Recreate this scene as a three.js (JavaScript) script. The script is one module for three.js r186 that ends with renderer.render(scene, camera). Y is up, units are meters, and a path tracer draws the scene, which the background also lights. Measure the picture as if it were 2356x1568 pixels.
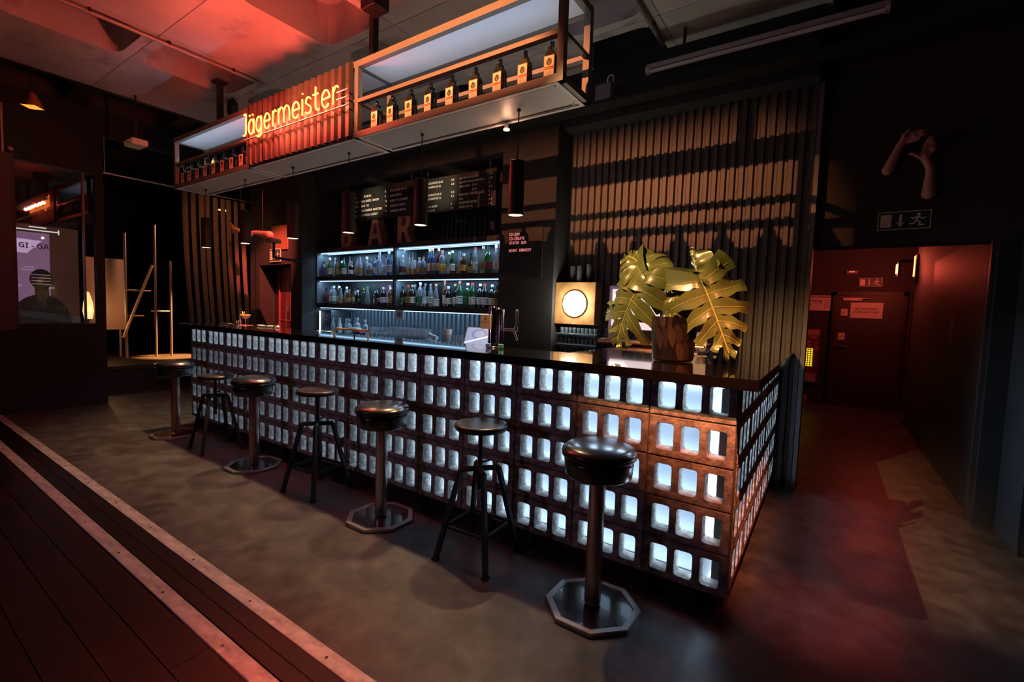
import * as THREE from 'three';
import { RoundedBoxGeometry } from 'three/addons/geometries/RoundedBoxGeometry.js';
import { mergeGeometries } from 'three/addons/utils/BufferGeometryUtils.js';
import { MarchingCubes } from 'three/addons/objects/MarchingCubes.js';
import { RectAreaLightUniformsLib } from 'three/addons/lights/RectAreaLightUniformsLib.js';
import { FontLoader } from 'three/addons/loaders/FontLoader.js';
import { TextGeometry } from 'three/addons/geometries/TextGeometry.js';

RectAreaLightUniformsLib.init();
const scene = new THREE.Scene();
scene.background = new THREE.Color(0x000000);
const camera = new THREE.PerspectiveCamera(72.338, 2356 / 1568, 0.05, 60);
camera.position.set(0.3072, 1.379, 2.251);
camera.rotation.set(-0.0651, 0.5954, 0.0332, 'YXZ');
const renderer = new THREE.WebGLRenderer({ antialias: true });
renderer.toneMapping = THREE.LinearToneMapping;
renderer.toneMappingExposure = 1.0;
renderer.shadowMap.enabled = true;

// ---------------------------------------------------------------- helpers
const V = (x, y, z) => new THREE.Vector3(x, y, z);
let seed = 7;
const rnd = () => { seed = (seed * 1664525 + 1013904223) >>> 0; return seed / 4294967296; };
const rr = (a, b) => a + (b - a) * rnd();
const used = {};
function numbered(n) { if (!(n in used)) { used[n] = 0; return n; } used[n]++; return n + '_' + String(used[n]).padStart(3, '0'); }
function prep(g) {
  let q = g.index ? g.toNonIndexed() : g;
  for (const k of Object.keys(q.attributes)) if (!['position', 'normal', 'uv'].includes(k)) q.deleteAttribute(k);
  if (!q.attributes.normal) q.computeVertexNormals();
  if (!q.attributes.uv) q.setAttribute('uv', new THREE.BufferAttribute(new Float32Array(q.attributes.position.count * 2), 2));
  return q;
}
function merge(list) { list = Array.isArray(list) ? list : [list]; return list.length === 1 ? list[0] : mergeGeometries(list.map(prep)); }
function uvm(g, s = 1) { // uv in metres from the dominant axis of the normal
  g = g.index ? g.toNonIndexed() : g;
  if (!g.attributes.normal) g.computeVertexNormals();
  const p = g.attributes.position, n = g.attributes.normal, uv = new Float32Array(p.count * 2);
  for (let i = 0; i < p.count; i++) {
    const ax = Math.abs(n.getX(i)), ay = Math.abs(n.getY(i)), az = Math.abs(n.getZ(i));
    let u, v;
    if (ay >= ax && ay >= az) { u = p.getX(i); v = p.getZ(i); } else if (ax >= az) { u = p.getZ(i); v = p.getY(i); } else { u = p.getX(i); v = p.getY(i); }
    uv[2 * i] = u * s; uv[2 * i + 1] = v * s;
  }
  g.setAttribute('uv', new THREE.BufferAttribute(uv, 2));
  return g;
}
function mesh(name, geos, mat, parent) {
  const m = new THREE.Mesh(merge(geos), mat);
  m.name = parent === scene || !parent ? numbered(name) : name;
  m.castShadow = m.receiveShadow = true;
  (parent || scene).add(m);
  return m;
}
function thing(name, label, category, [x, y, z] = [0, 0, 0], turn = 0, group) {
  const o = new THREE.Group(); o.name = numbered(name); scene.add(o);
  o.position.set(x, y, z); o.rotation.y = turn; o.userData = { label, category };
  if (group) o.userData.group = group;
  return o;
}
function tag(o, label, category, group) { o.userData = { ...o.userData, label, category }; if (group) o.userData.group = group; return o; }
function struct(name, geos, mat) { const m = mesh(name, geos, mat, scene); m.userData.kind = 'structure'; return m; }
function structGroup(name) { const g = new THREE.Group(); g.name = numbered(name); g.userData.kind = 'structure'; scene.add(g); return g; }
function dup(root, pos, turn, label, group) {
  const r = root.clone(); r.name = numbered(root.name.replace(/_\d{3}$/, '')); scene.add(r);
  r.userData = { ...root.userData, label }; if (group) r.userData.group = group;
  if (pos) r.position.set(...pos); if (turn !== undefined) r.rotation.y = turn;
  return r;
}
const box = (w, h, d, x = 0, y = 0, z = 0, rx = 0, ry = 0, rz = 0) => {
  const g = new THREE.BoxGeometry(w, h, d); if (rx) g.rotateX(rx); if (ry) g.rotateY(ry); if (rz) g.rotateZ(rz); g.translate(x, y, z); return uvm(g);
};
const span = (x0, x1, y0, y1, z0, z1) => box(x1 - x0, y1 - y0, z1 - z0, (x0 + x1) / 2, (y0 + y1) / 2, (z0 + z1) / 2);
const rbox = (w, h, d, r, x = 0, y = 0, z = 0, seg = 2) => { const g = new RoundedBoxGeometry(w, h, d, seg, r); g.translate(x, y, z); return uvm(g); };
const cyl = (r1, r2, h, x = 0, y = 0, z = 0, seg = 24, open = false) => { const g = new THREE.CylinderGeometry(r1, r2, h, seg, 1, open); g.translate(x, y, z); return g; };
const lathe = (pts, seg = 24, x = 0, y = 0, z = 0) => { const g = new THREE.LatheGeometry(pts.map(p => new THREE.Vector2(p[0], p[1])), seg); g.translate(x, y, z); return g; };
const tube = (pts, r, n = 24, seg = 8, closed = false, tension = 0.5) => new THREE.TubeGeometry(new THREE.CatmullRomCurve3(pts.map(p => V(...p)), closed, 'catmullrom', tension), n, r, seg, closed);
function bar(a, b, r, seg = 8, square = false) { // straight rod or square bar between two points
  const A = V(...a), B = V(...b), L = A.distanceTo(B);
  const g = square ? new THREE.BoxGeometry(r * 2, L, r * 2) : new THREE.CylinderGeometry(r, r, L, seg);
  g.applyQuaternion(new THREE.Quaternion().setFromUnitVectors(V(0, 1, 0), B.clone().sub(A).normalize()));
  g.translate((A.x + B.x) / 2, (A.y + B.y) / 2, (A.z + B.z) / 2);
  return g;
}
const sph = (r, x = 0, y = 0, z = 0, a = 16, b = 12) => { const g = new THREE.SphereGeometry(r, a, b); g.translate(x, y, z); return g; };
const rectPath = (T, x0, x1, y0, y1, r) => {
  const s = new T();
  s.moveTo(x0 + r, y0); s.lineTo(x1 - r, y0); s.quadraticCurveTo(x1, y0, x1, y0 + r); s.lineTo(x1, y1 - r); s.quadraticCurveTo(x1, y1, x1 - r, y1);
  s.lineTo(x0 + r, y1); s.quadraticCurveTo(x0, y1, x0, y1 - r); s.lineTo(x0, y0 + r); s.quadraticCurveTo(x0, y0, x0 + r, y0);
  return s;
};
function corrugated(w, h, pitch, depth, t = 0.002) { // trapezoid sheet, width along x, height along y, base at origin, ridges toward +z
  const pts = [], n = Math.round(w / pitch), p = w / n;
  for (let i = 0; i < n; i++) pts.push([i * p, 0], [i * p + p * 0.28, 0], [i * p + p * 0.42, depth], [i * p + p * 0.86, depth]);
  pts.push([w, 0]);
  const s = new THREE.Shape();
  s.moveTo(...pts[0]); for (const q of pts.slice(1)) s.lineTo(...q);
  for (const q of pts.slice().reverse()) s.lineTo(q[0], q[1] - t);
  const g = new THREE.ExtrudeGeometry(s, { depth: h, bevelEnabled: false });
  g.rotateX(-Math.PI / 2); g.scale(1, 1, -1); // y up, ridges toward +z after the flip
  const ix = g.index; if (!ix) { const pos = g.attributes.position; for (let i = 0; i < pos.count; i += 3) for (const a of Object.values(g.attributes)) for (let k = 0; k < a.itemSize; k++) { const t0 = a.array[(i + 1) * a.itemSize + k]; a.array[(i + 1) * a.itemSize + k] = a.array[(i + 2) * a.itemSize + k]; a.array[(i + 2) * a.itemSize + k] = t0; } }
  g.computeVertexNormals();
  return uvm(g);
}
function smoothMesh(bones, cell, k = 0.01) { // skeleton of tapered capsules joined by a smooth minimum
  const mn = V(1e9, 1e9, 1e9), mx = V(-1e9, -1e9, -1e9);
  for (const [a, b, ra, rb] of bones) for (const [p, r] of [[a, ra], [b, rb]]) for (const [i, c] of ['x', 'y', 'z'].entries()) { mn[c] = Math.min(mn[c], p[i] - r - 3 * cell); mx[c] = Math.max(mx[c], p[i] + r + 3 * cell); }
  const S = Math.max(mx.x - mn.x, mx.y - mn.y, mx.z - mn.z), res = Math.min(96, Math.ceil(S / cell));
  const c = V((mn.x + mx.x) / 2, (mn.y + mx.y) / 2, (mn.z + mx.z) / 2), mc = new MarchingCubes(res, new THREE.MeshStandardMaterial(), false, false, 90000);
  const P = V(0, 0, 0);
  for (let z = 0; z < res; z++) for (let y = 0; y < res; y++) for (let x = 0; x < res; x++) {
    P.set(c.x + (x - res / 2) / (res / 2) * S / 2, c.y + (y - res / 2) / (res / 2) * S / 2, c.z + (z - res / 2) / (res / 2) * S / 2);
    let d = 1e9;
    for (const [a, b, ra, rb] of bones) {
      const bx = b[0] - a[0], by = b[1] - a[1], bz = b[2] - a[2], px = P.x - a[0], py = P.y - a[1], pz = P.z - a[2];
      const L = bx * bx + by * by + bz * bz, t = L ? Math.max(0, Math.min(1, (px * bx + py * by + pz * bz) / L)) : 0;
      const e = Math.hypot(px - t * bx, py - t * by, pz - t * bz) - (ra + (rb - ra) * t);
      const h = Math.max(k - Math.abs(d - e), 0) / k; d = Math.min(d, e) - h * h * k * 0.25;
    }
    mc.field[x + y * res + z * res * res] = -d;
  }
  mc.isolation = 0; mc.update();
  const g = new THREE.BufferGeometry(), n = mc.count;
  g.setAttribute('position', new THREE.BufferAttribute(mc.positionArray.slice(0, n * 3), 3));
  g.setAttribute('normal', new THREE.BufferAttribute(mc.normalArray.slice(0, n * 3), 3));
  g.scale(S / 2, S / 2, S / 2); g.translate(c.x, c.y, c.z);
  return g;
}
// value noise textures (material grain only)
function noiseFn(sd) {
  const N = 64, t = new Float32Array(N * N); let s = sd * 9301 + 49297;
  for (let i = 0; i < N * N; i++) { s = (s * 1664525 + 1013904223) >>> 0; t[i] = s / 4294967296; }
  const at = (x, y, p) => t[((y % p + p) % p % N) * N + (x % p + p) % p % N];
  return (x, y, p) => { const xi = Math.floor(x), yi = Math.floor(y), fx = x - xi, fy = y - yi, u = fx * fx * (3 - 2 * fx), v = fy * fy * (3 - 2 * fy); return (at(xi, yi, p) * (1 - u) + at(xi + 1, yi, p) * u) * (1 - v) + (at(xi, yi + 1, p) * (1 - u) + at(xi + 1, yi + 1, p) * u) * v; };
}
function grain(size, sd, fn, srgb = false, rep = 1) {
  const n = noiseFn(sd), d = new Uint8Array(size * size * 4);
  const fbm = (x, y, f, o) => { let a = 0, w = 0.5, tot = 0; for (let i = 0; i < o; i++) { a += w * n(x * f, y * f, f); tot += w; w *= 0.5; f *= 2; } return a / tot; };
  for (let y = 0; y < size; y++) for (let x = 0; x < size; x++) {
    const c = fn(x / size, y / size, fbm, n), i = (y * size + x) * 4;
    for (let k = 0; k < 3; k++) d[i + k] = Math.max(0, Math.min(255, 255 * (Array.isArray(c) ? c[k] : c)));
    d[i + 3] = 255;
  }
  const t = new THREE.DataTexture(d, size, size); t.wrapS = t.wrapT = THREE.RepeatWrapping; t.magFilter = THREE.LinearFilter; t.minFilter = THREE.LinearMipmapLinearFilter; t.generateMipmaps = true;
  if (srgb) t.colorSpace = THREE.SRGBColorSpace;
  t.repeat.set(rep, rep); t.needsUpdate = true;
  return t;
}
function paint(w, h, fn) { const c = document.createElement('canvas'); c.width = w; c.height = h; const g = c.getContext('2d'); fn(g, w, h); const t = new THREE.CanvasTexture(c); t.colorSpace = THREE.SRGBColorSpace; t.anisotropy = 4; return t; }
const M = (r, g, b, rough = 0.7, metal = 0, extra = {}) => { const m = new THREE.MeshStandardMaterial({ roughness: rough, metalness: metal, ...extra }); m.color.setRGB(r, g, b); return m; };
const PM = (r, g, b, rough, extra = {}) => { const m = new THREE.MeshPhysicalMaterial({ roughness: rough, ...extra }); m.color.setRGB(r, g, b); return m; };
const glow = (r, g, b, k) => { const m = new THREE.MeshStandardMaterial({ roughness: 1 }); m.color.setRGB(0.02, 0.02, 0.02); m.emissive.setRGB(r, g, b); m.emissiveIntensity = k; return m; };
const col = (r, g, b) => new THREE.Color().setRGB(r, g, b);
function spot(pos, target, color, cd, angle, pen = 0.5, parent = scene, radius = 1) {
  const l = new THREE.SpotLight(color, cd, 0, angle, pen, 2); l.position.set(...pos); l.target.position.set(...target);
  l.castShadow = true; l.shadow.radius = radius; l.shadow.mapSize.set(1024, 1024); parent.add(l); parent.add(l.target); return l;
}
function area(pos, look, w, h, color, nits, parent = scene) {
  const l = new THREE.RectAreaLight(color, nits, w, h); l.position.set(...pos); parent.add(l); l.lookAt(...look); return l;
}
function pt(pos, color, cd, parent = scene, radius = 1) { const l = new THREE.PointLight(color, cd, 0, 2); l.position.set(...pos); l.castShadow = true; l.shadow.radius = radius; parent.add(l); return l; }

// ---------------------------------------------------------------- materials
const texConc = grain(512, 3, (x, y, f) => { const a = f(x, y, 6, 5), b = f(x + .3, y + .7, 24, 3); const v = 0.42 + 0.14 * (a - 0.5) + 0.26 * (b - 0.5); return [v, v * 0.985, v * 0.96]; }, true, 0.6);
const texConcRough = grain(512, 5, (x, y, f) => 0.42 + 0.2 * (f(x, y, 16, 4) - 0.5), false, 0.6);
const texBlock = grain(256, 11, (x, y, f, n) => { const v = 0.62 + 0.5 * (f(x, y, 16, 4) - 0.5) - (n(x * 64, y * 64, 64) > 0.88 ? 0.16 : 0); return [v, v * 0.97, v * 0.94]; }, true, 2.5);
const texBlockBump = grain(256, 13, (x, y, f, n) => f(x, y, 32, 3) - (n(x * 64, y * 64, 64) > 0.86 ? 0.35 : 0), false, 2.5);
const texCeil = grain(512, 17, (x, y, f) => { const v = 0.68 + 0.28 * (f(x, y, 4, 5) - 0.5) - 0.12 * Math.max(0, f(x + .5, y, 12, 3) - 0.62) * 6; return v; }, true, 0.4);
const texSteel = grain(512, 19, (x, y, f) => { const v = 0.72 + 0.3 * (f(x, y * 4 % 1, 8, 4) - 0.5) + 0.12 * (f(y, x, 32, 2) - 0.5); return v; }, true, 1.5);
const texWood = grain(256, 23, (x, y, f) => { const v = 0.42 + 0.5 * (f(x * 1, y, 4, 5) - 0.5) + 0.15 * Math.sin((y + 0.1 * f(x, y, 4, 3)) * 60); return [v, v * 0.85, v * 0.7]; }, true, 1.2);
const texBrass = grain(256, 29, (x, y, f) => { const v = 0.7 + 0.45 * (f(x, y, 5, 5) - 0.5); return [v, v * 0.82, v * 0.6]; }, true, 2);

const mFloor = M(0.42, 0.42, 0.44, 1, 0, { map: texConc, roughnessMap: texConcRough });
const mPlank = M(0.05, 0.022, 0.02, 0.42, 0, { map: texWood });
const mStrip = M(0.95, 0.92, 0.92, 0.45, 0.35, { map: texSteel });
const mCeil = M(1, 1, 1, 0.85, 0, { map: texCeil });
const mBlack = M(0.012, 0.012, 0.013, 0.6);
const mWall = M(0.018, 0.019, 0.023, 0.85);
const mWallBrown = M(0.034, 0.028, 0.025, 0.85);
const mBlock = M(0.62, 0.62, 0.62, 0.95, 0, { map: texBlock, bumpMap: texBlockBump, bumpScale: 0.003 });
const mMortar = M(0.15, 0.145, 0.14, 1);
const mSlab = PM(0.006, 0.005, 0.0045, 0.1, { clearcoat: 1, clearcoatRoughness: 0.04 });
const mPanelWhite = M(0.15, 0.165, 0.19, 0.7);
const mFrame = M(0.055, 0.045, 0.04, 0.45, 0.3);
const mCopperTube = M(0.42, 0.3, 0.2, 0.5, 0.2);
const mCorr = M(0.075, 0.07, 0.068, 0.5, 0.1);
const mCorrDark = M(0.1, 0.1, 0.105, 0.5, 0.3);
const mLeather = PM(0.012, 0.012, 0.013, 0.28, { clearcoat: 0.5, clearcoatRoughness: 0.2 });
const mPole = M(0.5, 0.46, 0.44, 0.28, 0.9);
const mPoleDark = M(0.35, 0.22, 0.18, 0.3, 0.85);
const mIron = M(0.02, 0.02, 0.021, 0.5, 0.4);
const mSeatWood = M(0.1, 0.095, 0.09, 0.35, 0, { map: texWood });
const mBasePlate = PM(0.03, 0.03, 0.032, 0.22, { clearcoat: 0.6 });
const mChrome = M(0.8, 0.8, 0.82, 0.14, 1);
const mBrass = M(0.85, 0.6, 0.3, 0.3, 1);
const mWhite = M(0.75, 0.75, 0.74, 0.6);
const mPaper = M(0.75, 0.74, 0.72, 0.8);
const mGlassPane = PM(1, 1, 1, 0.02, { transmission: 1, thickness: 0, ior: 1.5 });
const mGlassClear = PM(0.96, 0.98, 1, 0.05, { transmission: 0.86, thickness: 0.01, ior: 1.45 });
const ledBlue = col(0.56, 0.78, 1.0);

// ---------------------------------------------------------------- setting
struct('floor', span(-13, 4.5, -0.1, 0, -7.4, 6), mFloor);
const CY = 3.7;
{ // dance floor boards beyond the two metal strips
  const g = structGroup('floor_boards');
  let z = 1.235, i = 0;
  const zs = [[1.236, 1.3], [1.302, 1.366]];
  for (let q = 1.446; q < 3.2; q += 0.14) zs.push([q, q + 0.137]);
  const geos = {};
  for (const [a, b] of zs) {
    const key = (b - a).toFixed(3);
    if (!geos[key]) geos[key] = uvm(rbox(3.0, 0.012, b - a, 0.0015, 0, 0, 0, 1));
    for (let k = 0; k < 4; k++) { const m = mesh('plank', geos[key], mPlank, g); m.position.set(-9.3 + k * 3.002 + ((i * 0.83) % 1.5), 0.004, (a + b) / 2); }
    i++;
  }
}
for (const [z, lab] of [[1.2, 'long aluminium floor strip nearest the bar stools'], [1.406, 'long aluminium floor strip farther from the bar stools']]) {
  const t = thing('floor_strip', lab, 'floor strip', [0, 0, z], 0, 'metal floor strips');
  mesh('profile', uvm(rbox(9.5, 0.014, 0.066, 0.003, -3.3, 0.007, 0, 2)), mStrip, t);
  for (let k = 0; k < 14; k++) mesh('screw', cyl(0.0065, 0.0065, 0.003, -7.6 + k * 0.58 + (z > 1.3 ? 0.2 : 0), 0.0148, 0.006, 10), mChrome, t);
}
// ceiling: precast panels, each with one rounded coffer; the slab closes them above
{
  const g = structGroup('ceiling');
  mesh('slab', span(-13, 4.5, CY + 0.34, CY + 0.5, -2.4, 6), mCeil, g);
  const px = 1.89, pz = 0.985, S = rectPath(THREE.Shape, 0.003, px - 0.003, 0.003, pz - 0.003, 0.004);
  S.holes.push(rectPath(THREE.Path, 1.115, 1.815, 0.082, pz - 0.082, 0.155));
  const cg = new THREE.ExtrudeGeometry(S, { depth: 0.34, bevelEnabled: false, curveSegments: 8 }); cg.rotateX(Math.PI / 2); cg.translate(0, 0.34, 0);
  const geo = uvm(cg);
  for (let i = -5; i < 4; i++) for (let j = -3; j < 7; j++) { const m = mesh('panel', geo, i < -1 ? mBlack : mCeil, g); m.position.set(-4.711 + i * px, CY, 0.505 + j * pz - pz); }  // far left panels black: the shade there is put into the colour
}
for (const [x, z0, z1, lab] of [[-4.79, -0.43, 1.9, 'thin conduit pipe crossing the red lit ceiling'], [-1.01, -1.83, 0.45, 'dark conduit pipe on the ceiling right of the hanging shelf']]) {
  const t = thing('ceiling_pipe', lab, 'pipe', [x, CY - 0.028, 0]);
  mesh('pipe', bar([0, 0, z0], [0, 0, z1], 0.017, 10), M(0.3, 0.28, 0.27, 0.5, 0.5), t);
  for (let z = z0 + 0.3; z < z1; z += 0.55) mesh('clamp', box(0.05, 0.03, 0.018, 0, 0.012, z), mIron, t);
}
// outer walls (room is closed all round)
struct('wall_front', span(-13, 4.5, 0, CY + 0.5, 5.9, 6.1), mWall);
struct('wall_left', span(-13.1, -12.9, 0, CY + 0.5, -7.4, 6), mBlack);
struct('wall_right', [span(1.33, 4.5, 0, CY + 0.5, -2.0, -1.74), span(4.4, 4.6, 0, CY + 0.5, -1.9, 6)], mWall);
// back wall: masonry round the bottle niche and the corrugated recess
for (const q of [[-6.05, -2.66, 3.05, CY + 0.4, -2.5, -1.85], [-2.66, -2.0, 0, CY + 0.4, -2.5, -1.85], [-6.05, -2.66, 0, 3.05, -2.5, -2.305], [-2.0, 0.13, 3.2, CY + 0.4, -2.5, -1.95], [-2.0, 0.1, 0, 3.2, -2.5, -2.155]]) struct('wall_back', span(...q), mWall);
struct('wall_stage_side', [span(-7.5, -7.22, 0, CY + 0.4, -1.9, -1.65), span(-6.33, -6.05, 0, CY + 0.4, -2.5, -1.65), span(-7.22, -6.33, 1.96, CY + 0.4, -2.0, -1.65), span(-7.5, -6.05, 0, CY + 0.4, -2.7, -2.5)], mWallBrown);
struct('wall_stage_back', [span(-13, -7.4, 0, CY + 0.4, -4.2, -4.0), span(-7.6, -7.4, 0, CY + 0.4, -4.1, -1.85)], mBlack);
struct('wall_header', [span(0.1, 1.36, 1.965, CY + 0.4, -2.45, -2.2)], mWallBrown);
struct('wall_jamb', [span(1.22, 1.33, 0, 1.965, -2.45, -2.2), span(1.36, 1.5, 0, CY + 0.4, -2.45, -2.0), span(1.33, 1.36, 0, 1.965, -2.45, -2.0)], mWall);
struct('trim_1', [span(1.195, 1.222, 0, 1.965, -2.3, -2.24), span(1.331, 1.338, 0, 0.06, -2.2, -1.735)], M(0.05, 0.038, 0.035, 0.5));
// corridor behind the doorway
{ const mc = M(0.035, 0.03, 0.03, 0.75); for (const q of [[1.24, 1.4, 0, 2.7, -6.05, -2.45], [1.5, 1.6, 0, 2.7, -7.2, -6.05], [-0.9, -0.7, 0, 2.7, -7.2, -2.5], [-0.9, 1.6, 0, 2.75, -7.35, -7.13]]) struct('wall_corridor', span(...q), mc); }
{
  const s = new THREE.Shape(); s.moveTo(2.45, 2.07); s.lineTo(7.3, 2.6); s.lineTo(7.3, 2.75); s.lineTo(2.45, 2.75); s.lineTo(2.45, 2.07);
  const g = new THREE.ExtrudeGeometry(s, { depth: 2.5, bevelEnabled: false }); g.rotateY(Math.PI / 2); g.translate(-0.9, 0, 0);
  struct('ceiling_corridor', uvm(g), M(0.035, 0.03, 0.03, 0.8));
}

// ---------------------------------------------------------------- bar counter of pierced concrete blocks
const BW = 0.392, BH = 0.2;
{
  const bar0 = thing('bar_counter', 'long bar counter built of pierced concrete blocks glowing pale blue', 'bar counter');
  const mk = (w, h, hy, depth, off = 0) => { // block with three rounded openings, front face at z = 0
    const s = rectPath(THREE.Shape, 0, w, 0, h, 0.004);
    const pitch = 0.117, hw = 0.083, m = (w - 2 * pitch - hw) / 2;
    for (let i = 0; i < 3; i++) s.holes.push(rectPath(THREE.Path, m + i * pitch, m + i * pitch + hw, hy - 0.064, hy + 0.064, 0.017));
    const g = new THREE.ExtrudeGeometry(s, { depth: depth - 0.004, bevelEnabled: true, bevelThickness: 0.002, bevelSize: 0.002, bevelOffset: -0.002, bevelSegments: 1, curveSegments: 3 });
    g.translate(0, 0, -depth + 0.002);
    return uvm(g);
  };
  const D = 0.085, gap = 0.007;
  const gFull = mk(BW - gap, BH - gap, (BH - gap) / 2, D), gTop = mk(BW - gap, 0.175 - gap, (BH - gap) / 2, D);
  const tint = [0, 1, 2, 3].map(i => { const m = mBlock.clone(); const k = [0.98, 1.0, 0.92, 0.96][i]; m.color.setRGB(k, k * 0.985, k * 0.97); return m; });
  for (let r = 0; r < 5; r++) for (let k = 0; k < 14; k++) {
    const m = mesh('concrete_block', r === 4 ? gTop : gFull, tint[(k * 3 + r * 5) % 4], bar0);
    m.position.set(-(k + 1) * BW + gap / 2, 0.1 + r * BH + gap / 2, ((k * 7 + r * 3) % 5 - 2) * 0.0006);
  }
  const Z0 = 0.092, SW = (2.1 - Z0) / 5;
  const sFull = mk(SW - gap, BH - gap, (BH - gap) / 2, D), sTop = mk(SW - gap, 0.175 - gap, (BH - gap) / 2, D);
  for (let r = 0; r < 5; r++) for (let k = 0; k < 5; k++) {
    const m = mesh('concrete_block', r === 4 ? sTop : sFull, tint[(k * 2 + r * 3) % 4], bar0);
    m.rotation.y = Math.PI / 2; m.position.set(((k * 5 + r) % 3 - 1) * 0.0006 - 0.001, 0.1 + r * BH + gap / 2, -Z0 - k * SW - gap / 2);
  }
  const mj = [];
  for (let r = 1; r < 5; r++) { mj.push(span(-14 * BW, -0.004, 0.1 + r * BH - gap / 2, 0.1 + r * BH + gap / 2, -D + 0.004, -0.004)); mj.push(span(-D + 0.004, -0.004, 0.1 + r * BH - gap / 2, 0.1 + r * BH + gap / 2, -2.1, -Z0)); }
  for (let k = 1; k < 14; k++) mj.push(span(-k * BW - gap / 2, -k * BW + gap / 2, 0.1, 1.075, -D + 0.004, -0.0045));
  for (let k = 0; k < 5; k++) mj.push(span(-D + 0.004, -0.0045, 0.1, 1.075, -Z0 - k * SW - gap / 2 - 0.001, -Z0 - k * SW + gap / 2));
  mesh('mortar_joints', mj, mMortar, bar0);
  mesh('plinth', [span(-14 * BW + 0.02, -0.05, 0, 0.1, -0.26, -0.04), span(-0.26, -0.04, 0, 0.1, -2.1, -0.26)], mBlack, bar0);
  // inner lining that the strips shine on
  mesh('lining', [span(-14 * BW, -0.1655, 0.1, 1.07, -0.18, -0.165), span(-0.18, -0.1655, 0.1, 1.07, -2.1, -0.18), span(-14 * BW, -14 * BW + 0.01, 0.1, 1.07, -0.165, -D)], mPanelWhite, bar0);
  mesh('service_side', [span(-14 * BW, -0.385, 0, 1.075, -0.385, -0.372), span(-0.385, -0.372, 0, 1.075, -2.1, -0.372)], mBlack, bar0);
  // L-shaped lacquered top
  const s = new THREE.Shape();
  s.moveTo(-5.56, -0.085); s.lineTo(0.085, -0.085); s.lineTo(0.085, 2.12); s.lineTo(-1.05, 2.12); s.lineTo(-1.05, 0.4); s.lineTo(-5.56, 0.4); s.lineTo(-5.56, -0.085);
  const g = new THREE.ExtrudeGeometry(s, { depth: 0.045, bevelEnabled: true, bevelThickness: 0.002, bevelSize: 0.002, bevelOffset: -0.002, bevelSegments: 2 });
  g.rotateX(-Math.PI / 2); g.scale(1, 1, 1); g.translate(0, 1.077, 0);
  mesh('counter_top', uvm(g), mSlab, bar0);
  // light strips behind every course
  const gl = glow(ledBlue.r, ledBlue.g, ledBlue.b, 42);
  for (let r = 0; r < 5; r++) {
    const y = r ? 0.092 + r * BH : 0.107, k = 1;
    mesh('led_strip', span(-14 * BW + 0.03, -0.14, y - 0.006, y + 0.006, -0.105, -0.095), gl, bar0);
    mesh('led_strip', span(-0.105, -0.095, y - 0.006, y + 0.006, -2.08, -0.14), gl, bar0);
    area([-2.8, y, -0.107], [-2.8, y + 0.5, -1], 5.3, 0.012, ledBlue, 10 * k, bar0);
    area([-0.107, y, -1.1], [-1, y + 0.3, -1.1], 1.9, 0.012, ledBlue, 35 * k, bar0);
    mesh('led_strip', span(-0.165, -0.16, y + 0.1, y + 0.112, -2.08, -0.2), gl, bar0);
    area([-0.159, y + 0.106, -1.14], [1, y + 0.106, -1.14], 1.88, 0.012, ledBlue, 40, bar0);
  }
  mesh('led_strip', span(-14 * BW + 0.03, -0.14, 1.055, 1.067, -0.145, -0.13), gl, bar0);
  area([-2.8, 1.053, -0.15], [-2.8, 0.9, -0.2], 5.3, 0.014, ledBlue, 16, bar0);
}

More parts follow.
